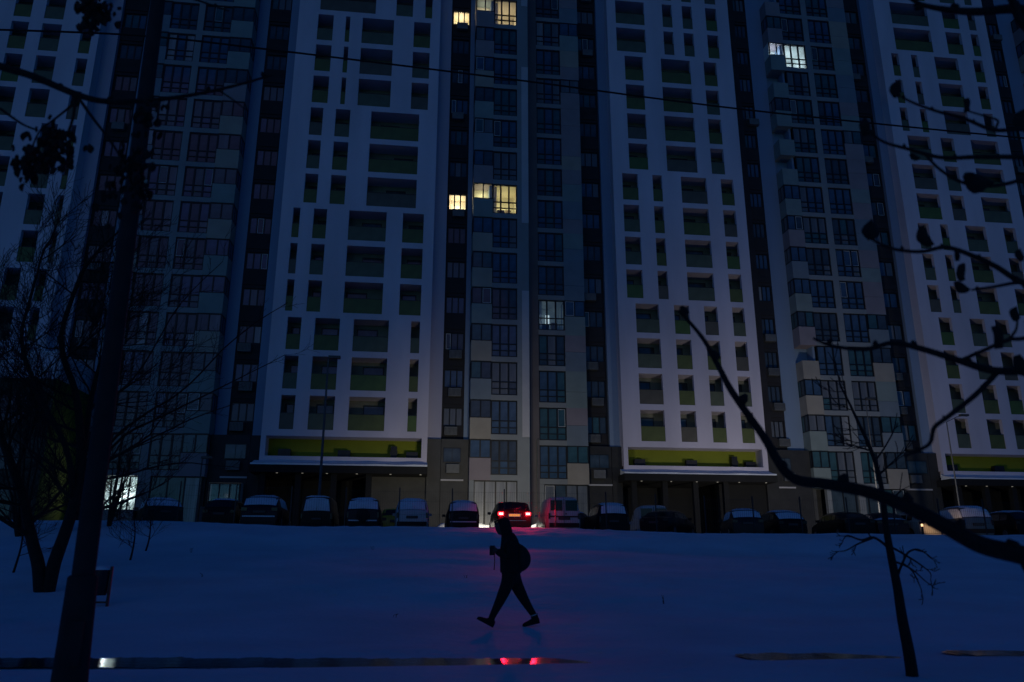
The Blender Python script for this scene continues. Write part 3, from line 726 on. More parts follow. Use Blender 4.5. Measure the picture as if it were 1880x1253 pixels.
# lamps of the braking car
rx, rz = 4.62, parkz(4.62)
for s in (-1, 1):
    light('tail_lamp_light', 'SPOT', (rx+s*.64, Yc-.12, rz+.86), 270, (1, .010, .04), spot_size=R(80), spot_blend=1, shadow_soft_size=.22).rotation_euler = (R(-84), 0, 0)
    light('tail_lamp_glow', 'POINT', (rx+s*.64, Yc-.16, rz+.86), 14, (1, .008, .02), shadow_soft_size=.05)
    l = light('headlamp_and_added_spot', 'SPOT', (rx+s*.58, Yc+4.2, rz+.66), 1350, (1, .91, .70), spot_size=R(100), spot_blend=1, shadow_soft_size=.08); l.rotation_euler = (R(92), 0, R(-4))
# made-up warm spot and bollard, added to light the beige car
l = light('added_bollard_light', 'SPOT', (24.60, 36.0, parkz(25)+.62), 60, (1, .66, .36), spot_size=R(100), spot_blend=.8, shadow_soft_size=.08); l.rotation_euler = (R(90), 0, R(-72))
l = light('headlamp_and_added_spot', 'SPOT', (25.15, 42.1, parkz(25)+.65), 2900, (1, .93, .84), spot_size=R(125), spot_blend=1, shadow_soft_size=.08); l.rotation_euler = (R(100), 0, R(-22))  # guessed headlamp, added to brighten the lower right-hand towers
bl = thing('added_bollard_lamp', 'low warm bollard lamp added to light the beige hatchback', 'lamp', (24.5, 36.0, parkz(24.5)))
MB().lathe((24.5, 36.0, parkz(24.5)), (0, 0, 1), [(.05, 0), (.05, .55)], 10).build('post', M_rail, bl)
MB().lathe((24.5, 36.0, parkz(24.5)+.551), (0, 0, 1), [(.045, 0), (.045, .12)], 10).build('lens', mat('warm_lens', (.8, .6, .4), .4, .05, 5, emis=(1, .6, .3), estr=2), bl)
MB().lathe((24.5, 36.0, parkz(24.5)+.672), (0, 0, 1), [(.065, 0), (.05, .04), (0, .05)], 10).build('cap', M_rail, bl)
# cleared snow bank ahead of the braking car
def snowbank(label, X, Y, L, W, H, sd):
    m = MB(); m.sm = True; NX, NY = 22, 8; z0 = parkz(X)
    for i in range(NX+1):
        for j in range(NY+1):
            u, v = i/NX*2-1, j/NY*2-1
            h = H*max(0, 1-u**4)*max(0, 1-v*v)*(1+.45*noise.noise(Vector((i*.45+sd, j*.6, sd))))
            m.v.append((X+u*L/2, Y+v*W/2, z0-.02+h))
    for i in range(NX):
        for j in range(NY): m.f.append((i*(NY+1)+j, (i+1)*(NY+1)+j, (i+1)*(NY+1)+j+1, i*(NY+1)+j+1))
    tag(m.build('snow_bank', M_snowc), label, 'snow bank')
snowbank('bright heaped snow left of the braking car, lit by headlamps', 2.9, 45.5, 5, 2.2, .8, 3)
snowbank('low heaped snow right of the braking car, lit by headlamps', 7.2, 45, 5, 2, .8, 9)

# ------------------------------------------------------------------ trees
def limb(m, pts, r0, r1, n=7, k=4, wob=.0):
    P = smooth(pts, k)
    if wob: P = [p+Vector((noise.noise(p*2), noise.noise(p*2+Vector((9, 0, 0))), noise.noise(p*2+Vector((0, 9, 0)))))*wob*(0 if i == 0 else 1) for i, p in enumerate(P)]
    m.tube(P, [r0+(r1-r0)*i/(len(P)-1) for i in range(len(P))], n); return P
def grow(m, p, d, length, r, depth, rng, upb=.12, spread=.55, minr=.0035):
    steps = 5; pts = [p]; q = p.copy(); dd = d.normalized()
    for i in range(steps):
        dd = (dd+Vector((rng.uniform(-1, 1), rng.uniform(-1, 1), rng.uniform(-1, 1)))*.16+Vector((0, 0, upb*.4))).normalized()
        q = q+dd*(length/steps); pts.append(q.copy())
    e = max(minr, r*.5); m.tube(pts, [r+(e-r)*i/steps for i in range(steps+1)], 5 if depth > 1 else 4)
    if depth <= 0: return
    for i in range(1, steps+1):
        for c in range(1 if i < steps else 2):
            if rng.random() < .82:
                ax = dd.orthogonal().normalized(); ax.rotate(Matrix.Rotation(rng.uniform(0, 6.28), 3, dd))
                nd = (dd+ax*rng.uniform(.5, 1.1)*spread*1.6+Vector((0, 0, upb))).normalized()
                grow(m, pts[i], nd, length*rng.uniform(.5, .75), max(minr, (r+(e-r)*i/steps)*.62), depth-1, rng, upb, spread, minr)
def gpt(px, py, off=0):
    """ground point under a pixel on the snow slope"""
    Y = 5.0
    while Y < 34:
        p = at(px, py, Y)
        if p.z <= gz(p.x, Y)+off: return Vector((p.x, Y, gz(p.x, Y)))
        Y += .05
    return at(px, py, 20)
def tree(name, label, base, trunks, seed, branch_depth=3, brl=1.6, group='bare winter trees', extra=(), brn=9, start=.3, tstep=2):
    rng = random.Random(seed)
    t = thing(name, label, 'tree', tuple(base), group)
    tm, cm = MB(), MB()
    for pts, r0, r1 in trunks:
        P = limb(tm, pts, r0, r1, 9, 5, .02)
        for j in range(brn):
            i = int(len(P)*(start+(1-start)*(j+rng.random())/brn)); i = min(i, len(P)-1)
            r = r0+(r1-r0)*i/len(P); d = (P[min(i+1, len(P)-1)]-P[max(0, i-1)]).normalized()
            ax = d.orthogonal().normalized(); ax.rotate(Matrix.Rotation(rng.uniform(0, 6.28), 3, d))
            grow(cm, P[i], d*.5+ax, brl*rng.uniform(.6, 1.1)*(1.2-.5*i/len(P)), r*.42, branch_depth, rng)
        grow(cm, P[-1], P[-1]-P[-3], brl*.9, r1, branch_depth, rng)
    for pts, r0, r1 in extra:
        P = limb(cm, pts, r0, r1, 6, 5, .03)
        for i in range(6, len(P), tstep):
            d = (P[min(i+1, len(P)-1)]-P[i-1]).normalized(); ax = d.orthogonal().normalized(); ax.rotate(Matrix.Rotation(rng.uniform(0, 6.28), 3, d))
            grow(cm, P[i], d+ax*.7, brl*.28*rng.uniform(.6, 1.3), max(.004, (r0+(r1-r0)*i/len(P))*.5), 1, rng)
    tm.build('trunk', M_bark, t); cm.build('crown', M_twig, t); return t
b0 = gpt(78, 1087)
Yt = b0.y
A_ = lambda *l: [at(x, y, Yt+dy) for x, y, dy in l]
tree('bare_tree', 'forked dark bare tree on the slope at far left', b0,
     [([b0-Vector((0, 0, .15))]+A_((70, 1040, 0), (58, 985, .1), (46, 930, .2), (20, 850, .3), (-10, 760, .5), (-30, 640, .6)), .13, .05),
      ([b0+Vector((.06, .02, -.15))]+A_((98, 1040, 0), (118, 985, -.1), (138, 920, -.2), (150, 850, -.2), (146, 780, -.1), (138, 715, 0), (112, 620, .2), (150, 500, .4)), .135, .04),
      (A_((150, 850, -.2), (160, 780, .3), (175, 700, .5), (195, 640, .6), (215, 560, .7)), .06, .03),
      (A_((138, 920, -.2), (120, 820, -.5), (70, 720, -.7), (40, 620, -.8), (70, 500, -.8)), .06, .025)],
     11, 3, 1.5, brn=12,
     extra=[(A_((140, 900, -.2), (200, 815, 0), (260, 765, .2), (330, 722, .3), (430, 622, .4), (528, 556, .5)), .035, .008),
            (A_((144, 880, -.2), (230, 800, .2), (320, 755, .4), (420, 705, .6), (524, 652, .7)), .032, .007),
            (A_((146, 860, -.2), (230, 830, -.3), (330, 780, -.5), (430, 742, -.6)), .03, .006),
            (A_((148, 850, -.2), (200, 740, -.3), (250, 690, -.5), (330, 560, -.6), (410, 480, -.7)), .03, .006),
            (A_((142, 890, -.2), (240, 870, -.4), (330, 850, -.5), (440, 860, -.5)), .028, .005)])
for px, py, h, sd, lb in ((238, 1029, 1.0, 3, 'small leafless sapling on the slope right of the dark pole'), (268, 1012, 1.1, 5, 'thin crooked sapling just below the snow crest at left'), (24, 1052, 1.2, 8, 'small leafless sapling at the left picture edge')):
    b1 = gpt(px, py)
    tree('sapling', lb, b1, [([b1-Vector((0, 0, .05)), b1+Vector((.05, 0, h*.3)), b1+Vector((.02, .1, h*.65)), b1+Vector((-.05, .1, h))], .028, .012)], sd, 2, .75, 'saplings on the slope', brn=7)
for px, py, hh, sd, lb in ((40, 985, 5.2, 31, 'dense twiggy shrub by the crest at the left picture edge'), (120, 975, 5.6, 33, 'dense twiggy shrub on the crest behind the forked tree'), (200, 966, 2.6, 37, 'low twiggy shrub on the crest in front of the bright entrance')):
    b1 = gpt(px, py); rg = random.Random(sd)
    st = []
    for i in range(6):
        dx, dy = rg.uniform(-1, 1)*hh*.2, rg.uniform(-.6, .6)
        st.append(([b1+Vector((dx*.1, dy*.1, -.1)), b1+Vector((dx*.45, dy*.4, hh*.25)), b1+Vector((dx*.8, dy*.8, hh*.5)), b1+Vector((dx*1.1, dy, hh*.78))], .05, .015))
    tree('twiggy_shrub', lb, b1, st, sd, 2, hh*.24, 'leafless shrubs along the crest', brn=7, start=.12)
# young tree at right
b2 = gpt(1674, 1243); Y2 = b2.y
A2 = lambda *l: [at(x, y, Y2+dy) for x, y, dy in l]
tree('young_tree', 'slender leaning young tree in the right foreground snow', b2,
     [([b2-Vector((0, 0, .1))]+A2((1668, 1190, 0), (1656, 1130, 0), (1646, 1075, 0), (1634, 1015, 0), (1626, 965, 0), (1618, 900, 0), (1600, 828, 0), (1572, 765, 0), (1545, 712, 0)), .055, .008)], 21, 1, .32, brn=9, start=.62, tstep=7, group='bare winter trees',
     extra=[(A2((1627, 1003, 0), (1603, 987, 0), (1580, 993, 0), (1556, 985, .05), (1548, 993, .1)), .014, .004),
            (A2((1603, 987, 0), (1575, 1000, 0), (1551, 1013, 0), (1530, 1014, .0)), .011, .003),
            (A2((1649, 1055, 0), (1660, 1035, -.1), (1671, 1017, -.1), (1688, 1012, -.1), (1705, 1020, -.1), (1714, 1027, -.1)), .013, .004),
            (A2((1636, 1005, 0), (1668, 1022, .1), (1690, 1035, .1), (1710, 1052, .1), (1711, 1066, .1)), .011, .003),
            (A2((1642, 1032, 0), (1675, 1045, .15), (1700, 1068, .15), (1718, 1082, .15)), .010, .003),
            (A2((1660, 1036, 0), (1678, 1052, .05), (1690, 1078, .05), (1694, 1090, .05)), .008, .003),
            (A2((1600, 828, 0), (1560, 815, .1), (1520, 808, .1)), .010, .003), (A2((1606, 845, 0), (1640, 800, .1), (1648, 760, .1)), .010, .003)])
def leaf(m, p, size, tilt, yawl, sd):
    """a curled dry leaf: cupped blade with some thickness"""
    rng = random.Random(sd); Rm = Matrix.Rotation(yawl, 3, 'Z') @ Matrix.Rotation(tilt, 3, 'Y'); NU, NV = 8, 6; o = len(m.v)
    for side in (0, 1):
        for i in range(NU+1):
            for j in range(NV+1):
                u = i/NU; v = j/NV*2-1
                w = .34*math.sin(math.pi*min(1, u*.96+.04))**.7*(1+.18*rng.random())
                q = Vector((v*w, .25*v*v+.06*math.sin(u*5+sd)-side*.07*(1-abs(v)), u+.05*rng.random()))
                m.v.append(tuple(p+Rm @ (q*size)))
    k = (NU+1)*(NV+1)
    for s in (0, 1):
        for i in range(NU):
            for j in range(NV):
                a = o+s*k+i*(NV+1)+j; m.f.append((a, a+1, a+NV+2, a+NV+1))
    m.sm = True
def pt(px, py, Y): return at(px, py, Y)
def overhang(name, label, base, trunk, limbs, leaves, M1, rts):
    t = thing(name, label, 'tree', base, 'bare winter trees')
    tm = MB(); limb(tm, trunk, .16, .11, 10, 4, .02); tm.build('trunk', M_bark, t)
    for pts, r0, r1 in limbs:
        m = MB(); P = limb(m, pts, r0, r1, 7, 6, .006)
        rng = random.Random(len(pts)*7+int(r0*1e4))
        for i in range(4, len(P)-1, 9):     # knobbly buds
            m.lathe(P[i]+Vector((0, 0, r0*.3)), (rng.uniform(-1, 1), 0, 1), [(r0*.5, 0), (r0*.55, r0*.5), (r0*.2, r0*1.1)], 5)
        m.build('branch', M_bark, t)
    for i, (px, py, Y, s, ti, ya) in enumerate(leaves):
        m = MB(); leaf(m, at(px, py, Y), s, ti, ya, i); m.build('leaf', M_leaf, t)
    return t
ys = 3.2
q = lambda *l: [at(x, y, Y) for x, y, Y in l]
tb = Vector((3.9, 3.0, gz(3.9, 3.0)))
tr = [tb-Vector((0, 0, .2)), tb+Vector((.02, 0, 1.2)), tb+Vector((-.03, .05, 2.6)), tb+Vector((0, .1, 4.2)), tb+Vector((-.1, .1, 5.6))]
overhang('overhanging_tree', 'dark tree at right edge whose long branches with curled leaves hang into view', tuple(tb), tr, [
    ([tr[1]+Vector((0, 0, -.1))]+q((1960, 1048, 3.1), (1880, 1020, 3.2), (1800, 1000, 3.3), (1740, 970, 3.4), (1680, 938, 3.4), (1600, 905, 3.5), (1520, 890, 3.6), (1450, 875, 3.7), (1400, 800, 3.8), (1345, 722, 3.9), (1320, 675, 3.95), (1290, 620, 4.0), (1247, 570, 4.05)), .05, .009),
    ([tr[2]]+q((1950, 690, 3.1), (1880, 682, 3.1), (1820, 680, 3.1), (1760, 662, 3.1), (1690, 640, 3.15), (1640, 630, 3.2), (1590, 642, 3.2), (1530, 636, 3.25), (1494, 621, 3.3)), .024, .006),
    (q((1830, 684, 3.1), (1790, 725, 3.1), (1740, 765, 3.1), (1715, 785, 3.1), (1708, 812, 3.12), (1690, 825, 3.12), (1660, 838, 3.15)), .013, .006),
    (q((1762, 662, 3.1), (1800, 646, 3.05), (1850, 625, 3.0), (1880, 622, 3.0), (1950, 610, 3.0)), .008, .010),
    (q((1850, 626, 3.0), (1866, 605, 3.0), (1868, 580, 3.0)), .007, .004),
    ([tr[3]]+q((1960, 540, 3.0), (1880, 520, 3.0), (1830, 490, 3.0), (1780, 468, 3.0), (1735, 456, 3.0), (1690, 464, 3.0), (1640, 458, 3.0), (1605, 442, 3.0), (1592, 432, 3.0)), .016, .005),
    ([tr[3]+Vector((0, 0, .1))]+q((1960, 518, 2.95), (1880, 518, 2.95), (1820, 528, 2.95), (1785, 533, 2.95)), .012, .005),
    ([tr[3]+Vector((0, 0, .4))]+q((1960, 290, 3.0), (1880, 288, 3.0), (1800, 288, 3.0), (1730, 290, 3.0), (1670, 275, 3.0), (1625, 262, 3.0), (1597, 243, 3.0)), .016, .005),
    (q((1700, 286, 3.0), (1725, 312, 3.0), (1765, 335, 3.0), (1810, 341, 3.0), (1850, 336, 3.0), (1890, 325, 3.0), (1960, 310, 3.0)), .006, .011),
    ([tr[3]+Vector((0, 0, .6))]+q((1960, 240, 3.0), (1880, 237, 3.0), (1825, 239, 3.0), (1770, 218, 3.0), (1720, 204, 3.0), (1680, 190, 3.0), (1655, 178, 3.0)), .013, .005),
    (q((1826, 239, 3.0), (1832, 222, 3.0), (1810, 214, 3.0), (1780, 205, 3.0)), .006, .004),
    ([tr[4]]+q((1960, 60, 3.0), (1880, 20, 3.0), (1800, 22, 3.0), (1740, 18, 3.0), (1690, 8, 3.0), (1660, -10, 3.0)), .035, .006),
    ([tr[4]]+q((1930, 20, 2.9), (1880, 45, 2.9), (1850, -10, 2.9), (1780, -30, 2.9)), .03, .012),
    ], [(1652, 178, 3.0, .092, R(6), R(20)), (1781, 205, 3.0, .075, R(4), R(60)), (1596, 247, 3.0, .085, R(-6), R(10)), (1815, 215, 3.0, .06, R(170), R(30)), (1600, 440, 3.0, .10, R(8), R(-20)),
        (1712, 452, 3.0, .10, R(-24), R(15)), (1782, 533, 3.0, .075, R(-60), R(0)), (1772, 515, 3.0, .08, R(3), R(30)), (1842, 640, 3.0, .10, R(-15), R(40)), (1760, 480, 3.0, .05, R(-20), R(80)), (1868, 590, 3.0, .07, R(10), R(0)),
        (1820, 338, 3.0, .15, R(-84), R(20)), (1885, 240, 3.0, .11, R(0), R(20)), (1690, 290, 3.0, .05, R(-70), R(0)), (1680, 12, 3.0, .06, R(70), R(0)), (1872, 650, 2.95, .09, R(170), R(0)), (1878, 480, 2.9, .06, R(0), R(0))], M_bark, 1)
tb = Vector((-3.6, 4.2, gz(-3.6, 4.2)))
tr = [tb-Vector((0, 0, .2)), tb+Vector((.02, 0, 1.6)), tb+Vector((.05, .05, 3.2)), tb+Vector((0, .1, 5.0)), tb+Vector((.05, .1, 6.4))]
lv = []
rng = random.Random(4)
for cx, cy, sp, nn in ((180, 20, 34, 60), (165, 5, 26, 30), (75, 280, 40, 55), (120, 270, 34, 50), (50, 300, 26, 24), (95, 245, 26, 24), (235, 345, 50, 50), (252, 285, 32, 30), (270, 215, 40, 26)):
    for k in range(nn):
        lv.append((cx+rng.gauss(0, .5)*sp, cy+rng.gauss(0, .5)*sp, 4.2+rng.uniform(-.15, .15), rng.uniform(.03, .062), R(rng.uniform(140, 220)), R(rng.uniform(0, 180))))
overhang('ash_tree', 'tree beyond the left edge whose branch with drooping seed clusters crosses the upper left', tuple(tb), tr, [
    ([tr[3]+Vector((0, 0, -.3))]+q((-60, 100, 4.2), (0, 122, 4.2), (60, 140, 4.2), (140, 172, 4.2), (190, 185, 4.2), (245, 186, 4.2), (300, 183, 4.2), (370, 172, 4.2), (440, 155, 4.2), (500, 138, 4.2)), .028, .006),
    (q((140, 172, 4.2), (170, 215, 4.2), (200, 255, 4.2), (235, 310, 4.2), (245, 350, 4.2)), .010, .005),
    (q((138, 172, 4.2), (136, 210, 4.2), (125, 245, 4.2), (110, 265, 4.2)), .010, .005),
    (q((137, 190, 4.2), (100, 220, 4.2), (75, 240, 4.2), (60, 270, 4.2)), .007, .004),
    (q((0, 200, 4.2), (40, 228, 4.2), (70, 240, 4.2)), .008, .005),
    (q((400, 165, 4.2), (430, 185, 4.2), (455, 205, 4.2)), .006, .003),
    (q((250, 186, 4.2), (240, 205, 4.2), (240, 230, 4.2)), .006, .004),
    ([tr[4]+Vector((0, 0, -.3))]+q((-20, -60, 4.2), (90, -20, 4.2), (150, 0, 4.2), (165, 20, 4.2)), .018, .005),
    ([tr[4]]+q((100, -110, 4.3), (230, -40, 4.3), (330, -10, 4.3), (420, 20, 4.3)), .018, .005),
    ], lv, M_bark, 2)

# ------------------------------------------------------------------ dark pole and bin at left
pb = at(127, 1253, 6.4); zb = gz(pb.x, 6.4)
pole = thing('lamp_post', 'thick dark steel pole with a wider base, left foreground', 'lamp post', (pb.x, 6.4, zb), None)
ptop = at(298, -60, 6.5); pm_ = at(153, 1056, 6.42)
dirp = (ptop-pm_).normalized(); foot = pm_-dirp*((pm_.z-zb)/dirp.z)
foot.z = zb-.05
MB().tube([foot, foot+(pm_-foot)*.5, pm_-dirp*.015, pm_], [.128, .114, .104, .086], 20).build('pole_base', M_pole, pole)
MB().tube([pm_-dirp*.05, pm_+(ptop-pm_)*.5, ptop, ptop+dirp*1.5], [.080, .070, .061, .056], 18).build('shaft', M_pole, pole)
MB().box(pm_.x-.02, pm_.x+.10, 6.42-.128, 6.42-.105, zb+.25, zb+.55).build('service_door', M_pole, pole)
hb = ptop+dirp*1.5
MB().tube([hb, hb+Vector((.5, .2, .35)), hb+Vector((1.3, .5, .45))], .04, 8).build('arm', M_pole, pole)
MB().box(hb.x+1.2, hb.x+1.9, hb.y+.4, hb.y+.65, hb.z+.38, hb.z+.5).build('lamp_head', M_lampsh, pole)
# concrete bin
g = gpt(177, 1114)
bn = thing('litter_bin', 'small dark litter bin behind the pole on the snow', 'bin', tuple(g))
x, y, z = g
for s in (-.17, .17): MB().box(x+s-.02, x+s+.02, y-.02, y+.02, z-.03, z+.66).build('frame_post', M_rail, bn)
MB().box(x-.15, x+.15, y-.018, y+.018, z+.05, z+.08).build('crossbar', M_rail, bn)
MB().lathe((x, y, z+.18), (0, 0, 1), [(.125, 0), (.14, .05), (.148, .40), (.15, .42)], 14).build('bucket', M_rail, bn)
MB().lathe((x, y, z+.601), (0, 0, 1), [(.15, 0), (.13, .03), (.05, .07), (0, .075)], 14).build('snow_cap', M_snowc, bn)

# dry stalks poking out of the snow
rg = random.Random(77)
for px, py, h, lb in ((1217, 1110, .17, 'tall thin dry stalk in the snow right of the walker'), (725, 1134, .06, 'tiny dry stalk low on the snow left of the walker'), (683, 1010, .12, 'short dry stalk high on the slope below the off-roader'),
                      (1497, 975, .12, 'dry stalk on the crest left of the young tree'), (1385, 976, .10, 'dry stalk on the crest below the snow covered hatchback'), (1295, 977, .10, 'dry stalk on the crest right of the pale van'),
                      (1660, 982, .10, 'dry stalk on the crest right of the young tree'), (855, 1062, .09, 'short dry stalk just left of the walker'), (350, 1015, .16, 'dry stalk on the slope right of the left saplings'), (370, 1060, .1, 'small dry stalk mid slope right of the dark pole')):
    g_ = gpt(px, py); m = MB()
    for k in range(3): m.tube([g_+Vector((k*.012, 0, -.03)), g_+Vector((k*.02+rg.uniform(-.03, .03), 0, h*.5)), g_+Vector((rg.uniform(-.06, .06), rg.uniform(-.03, .03), h*rg.uniform(.7, 1)))], [.005, .004, .003], 4)
    tag(m.build('dry_stalk', M_twig), lb, 'plant stalk', 'dry stalks in the snow')
# ------------------------------------------------------------------ the walker
def person():
    feet = gpt(930, 1153)
    FX, FY, FZ = at(940, 1150, feet.y).x, feet.y, gz(feet.x, feet.y)
    k = (Vector((FX, FY, FZ+.85)).dot(fw))/F_PX/5.2227
    def L(zx, zy, dy=0.): return Vector((FX+(zx-574)*k, FY+dy, FZ+(1117-zy)*k))
    root = thing('person', 'hooded walker in black striding left, head bowed, backpack on', 'person', (FX, FY, FZ))
    V, E, Rr = [], [], []
    def add(p, r, par=None):
        V.append(p); Rr.append(r if isinstance(r, tuple) else (r, r)); i = len(V)-1
        if par is not None: E.append((par, i))
        return i
    pel = add(L(566, 640), (.135, .15))
    wst = add(L(556, 540), (.145, .15), pel)
    chs = add(L(548, 430), (.150, .16), wst)
    ush = add(L(545, 335), (.120, .15), chs)
    nek = add(L(522, 262), (.075, .075), ush)
    hd1 = add(L(492, 205), (.085, .085), nek)
    hd2 = add(L(470, 150), (.078, .08), hd1)
    # legs: near leg steps forward (left), far leg behind
    for dy, pts in ((-.075, [(535, 690, .105), (500, 780, .096), (452, 880, .076), (405, 970, .057), (362, 1055, .045)]),
                    (.075, [(605, 690, .105), (640, 770, .096), (697, 870, .076), (748, 950, .057), (806, 1035, .045)])):
        p = pel
        for x, y, r in pts: p = add(L(x, y, dy), r, p)
    # arms bent, both hands before the chest
    for dy in (-.19, .19):
        p = add(L(552, 345, dy*.9), .062, ush)
        for x, y, r, dd in ((548, 420, .060, dy*1.15), (520, 478, .052, dy*1.0), (475, 450, .043, dy*.7), (435, 425, .034, dy*.42)): p = add(L(x, y, dd), r, p)
    me = bpy.data.meshes.new('body'); me.from_pydata([tuple(v-Vector((FX, FY, FZ))) for v in V], E, []); me.materials.append(M_cloth)
    o = bpy.data.objects.new('body', me); col.objects.link(o); o.parent = root
    sk = o.modifiers.new('skin', 'SKIN'); sk.use_smooth_shade = True
    for i, r in enumerate(Rr): me.skin_vertices[0].data[i].radius = r
    me.skin_vertices[0].data[0].use_root = True
    o.modifiers.new('sub', 'SUBSURF').levels = 2; o.modifiers['sub'].render_levels = 2
    def blob(name, rings, m, n=14, sub=1):
        """loft of ellipses: (centre, rx (along X), ry (along Y)) stacked"""
        b = MB(); b.sm = True
        for c, rx, ry, ti in rings:
            for i in range(n):
                a = 2*math.pi*i/n; b.v.append((c.x+math.cos(a)*rx*math.cos(ti), c.y+math.sin(a)*ry, c.z+math.cos(a)*rx*math.sin(ti)))
        for j in range(len(rings)-1):
            for i in range(n): b.f.append((j*n+i, j*n+(i+1) % n, (j+1)*n+(i+1) % n, (j+1)*n+i))
        b.f.append(tuple(range(n))[::-1]); b.f.append(tuple((len(rings)-1)*n+i for i in range(n)))
        ob = b.build(name, m, root); ob.modifiers.new('sub', 'SUBSURF').levels = 1; ob.modifiers['sub'].render_levels = 2
        return ob
    # padded jacket, hem at the hip
    blob('jacket', [(L(566, 632), .155, .185, 0), (L(563, 615), .168, .195, 0), (L(558, 540), .155, .19, 0), (L(552, 460), .158, .20, .05), (L(552, 390), .152, .205, .1), (L(552, 335), .135, .20, .2), (L(546, 290), .10, .15, .35), (L(530, 255), .07, .09, .5)], M_cloth)
    # hood with a peak, open at the front where the face is
    blob('hood', [(L(545, 285), .085, .11, .6), (L(520, 240), .098, .11, .75), (L(500, 195), .112, .115, .7), (L(486, 155), .108, .108, .55), (L(478, 128), .085, .085, .4), (L(474, 111), .035, .04, .3)], M_cloth)
    pk = MB()
    pk.v = [tuple(L(x, y, d)) for x, y, d in ((455, 122, -.09), (455, 122, .09), (408, 143, .055), (408, 143, -.055), (452, 137, -.092), (452, 137, .092), (408, 150, .055), (408, 150, -.055))]
    pk.f = [(0, 1, 2, 3), (4, 7, 6, 5), (0, 3, 7, 4), (1, 5, 6, 2), (3, 2, 6, 7), (0, 4, 5, 1)]; pk.build('cap_peak', M_cloth, root)
    # face under the hood: jaw, nose, chin
    blob('face', [(L(478, 268), .030, .035, .5), (L(466, 250), .055, .055, .5), (L(455, 215), .068, .068, .4), (L(447, 175), .072, .07, .3), (L(455, 145), .06, .06, .2)], M_skin)
    blob('nose', [(L(418, 212), .004, .008, 0), (L(423, 206), .016, .016, .2), (L(430, 182), .010, .010, .3)], M_skin, 8)
    for s in (-1, 1):
        MB().lathe(L(424, 178, s*.030), (-1, 0, 0), [(.011, 0), (.008, .006), (0, .008)], 8).build('eye', M_furn, root)
    MB().box(L(430, 228).x-.006, L(430, 228).x+.02, FY-.022, FY+.022, L(430, 232).z, L(430, 228).z).build('mouth', M_furn, root)
    # shoes: front on its heel, rear on its toes
    def shoe(heel, toe, ank, dy):
        H, T, An = L(*heel, dy), L(*toe, dy), L(*ank, dy); d = (T-H); Ln = d.length; d.normalize(); u = Vector((0, -1, 0)).cross(d); u = u if u.z > 0 else -u
        b = MB(); b.sm = True; n = 10; secs = [(-.02, .040, .085), (.06, .047, .105), (.35, .047, .095), (.60, .050, .072), (.84, .047, .058), (.97, .034, .042), (1.0, .020, .024)]
        for t, hw, hh in secs:
            for i in range(n):
                a = 2*math.pi*i/n; c = H+d*(t*Ln)+u*(hh*.5); b.v.append(tuple(c+Vector((0, 1, 0))*(math.cos(a)*hw)+u*(math.sin(a)*hh*.5)))
        for j in range(len(secs)-1):
            for i in range(n): b.f.append((j*n+i, j*n+(i+1) % n, (j+1)*n+(i+1) % n, (j+1)*n+i))
        b.f.append(tuple(range(n))[::-1]); b.f.append(tuple((len(secs)-1)*n+i for i in range(n)))
        ob = b.build('shoe', M_cloth, root)
        MB().tube([H+d*.05+u*.04, An], [.052, .054], 12).build('shoe_collar', M_cloth, ob)
    shoe((383, 1112), (236, 1036), (372, 1030), -.075)
    shoe((842, 1086), (684, 1117), (792, 1012), .075)
    MB().tube([L(775, 1003, .075), L(812, 1008, .075)][::1] if False else [L(790, 1003, .075), L(793, 1012, .075)], .060, 12).build('trouser_cuff', M_sock, root)
    # hands holding a phone
    def hand(side):
        dy = .05*side; c = L(412, 418, dy*1.2); h = MB(); h.sm = True
        me2, ed, rad = [], [], []
        def a2(p, r, q_=None):
            me2.append(p); rad.append(r)
            if q_ is not None: ed.append((q_, len(me2)-1))
            return len(me2)-1
        w0 = a2(L(440, 428, dy*1.5), .026); pm2 = a2(L(412, 415, dy*1.3), (.030))
        a2(me2[w0].lerp(me2[pm2], .5), .028); ed.append((w0, 2)); ed.append((2, pm2))
        for i in range(4):
            zz = 392+i*17; kn = a2(L(392, zz, dy*1.15), .010, pm2)
            tip = a2(L(372+(2 if i in (0, 3) else 0), zz+4, dy*.75), .009, kn); a2(L(374, zz+8, dy*.25), .008, tip)
        th = a2(L(405, 392, dy*.9), .011, pm2); a2(L(392, 378, dy*.4), .009, th)
        me_ = bpy.data.meshes.new('hand'); me_.from_pydata([tuple(v-Vector((FX, FY, FZ))) for v in me2], ed, []); me_.materials.append(M_skin)
        ob = bpy.data.objects.new('hand', me_); col.objects.link(ob); ob.parent = root
        s_ = ob.modifiers.new('skin', 'SKIN'); s_.use_smooth_shade = True
        for i, r in enumerate(rad): me_.skin_vertices[0].data[i].radius = (r, r)
        me_.skin_vertices[0].data[0].use_root = True; ob.modifiers.new('sub', 'SUBSURF').levels = 1
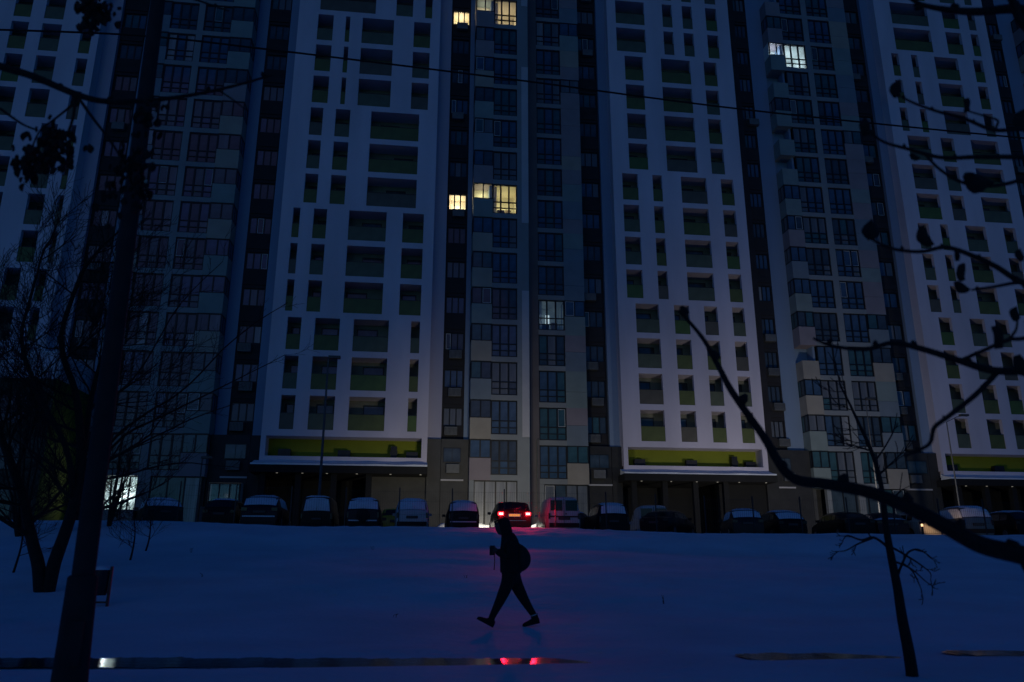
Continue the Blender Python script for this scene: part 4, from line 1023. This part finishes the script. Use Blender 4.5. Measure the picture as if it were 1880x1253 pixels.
        blobs = MB().tube([L(470, 447, dy*2.3), L(436, 426, dy*1.5)], [.05, .042], 10).build('sleeve', M_cloth, root)
    hand(-1); hand(1)
    # things carried
    ph = thing('camera_bag', 'small black pouch with dangling strap held before the walker\'s chest', 'pouch', tuple(L(395, 465)))
    a, bq = L(358, 462), L(408, 384)
    MB().box(a.x, bq.x, FY-.035, FY+.035, a.z, bq.z).build('body', M_pack, ph)
    MB().box(a.x+.004, bq.x-.004, FY-.032, FY+.032, bq.z+.0005, bq.z+.018).build('lid', M_pack, ph)
    MB().tube([L(403, 464), L(406, 520), L(402, 598)], [.007, .0065, .0075], 6).build('strap', M_pack, ph)
    bp_ = thing('backpack', 'rounded black backpack on the walker\'s back', 'backpack', tuple(L(670, 600)))
    b = MB(); b.sm = True; rings = []
    prof = [(640, 352, .03), (662, 385, .085), (672, 430, .12), (676, 480, .132), (670, 530, .128), (655, 575, .105), (640, 606, .06), (632, 618, .025)]
    n = 14
    for x_, y_, rr in prof:
        c = L(x_, y_)
        for i in range(n):
            an = 2*math.pi*i/n; b.v.append((c.x+math.cos(an)*rr, c.y+math.sin(an)*min(.15, rr*1.2), c.z+math.cos(an)*rr*-.18))
    for j in range(len(prof)-1):
        for i in range(n): b.f.append((j*n+i, j*n+(i+1) % n, (j+1)*n+(i+1) % n, (j+1)*n+i))
    b.f.append(tuple(range(n))[::-1]); b.f.append(tuple((len(prof)-1)*n+i for i in range(n)))
    bo = b.build('pack', M_pack, bp_); bo.modifiers.new('sub', 'SUBSURF').levels = 1
    for s in (-1, 1):
        MB().tube(smooth([L(640, 370, s*.09), L(590, 318, s*.13), L(510, 330, s*.15), L(478, 410, s*.15), L(510, 500, s*.17), L(600, 560, s*.16), L(640, 560, s*.10)], 4), .014, 6).build('shoulder_strap', M_pack, bp_)
    MB().tube([L(634, 352, -.03), L(634, 335, 0), L(634, 352, .03)], .008, 6).build('grab_handle', M_pack, bp_)
person()
for o in list(bpy.data.objects):
    if '_w' in o: del o['_w']
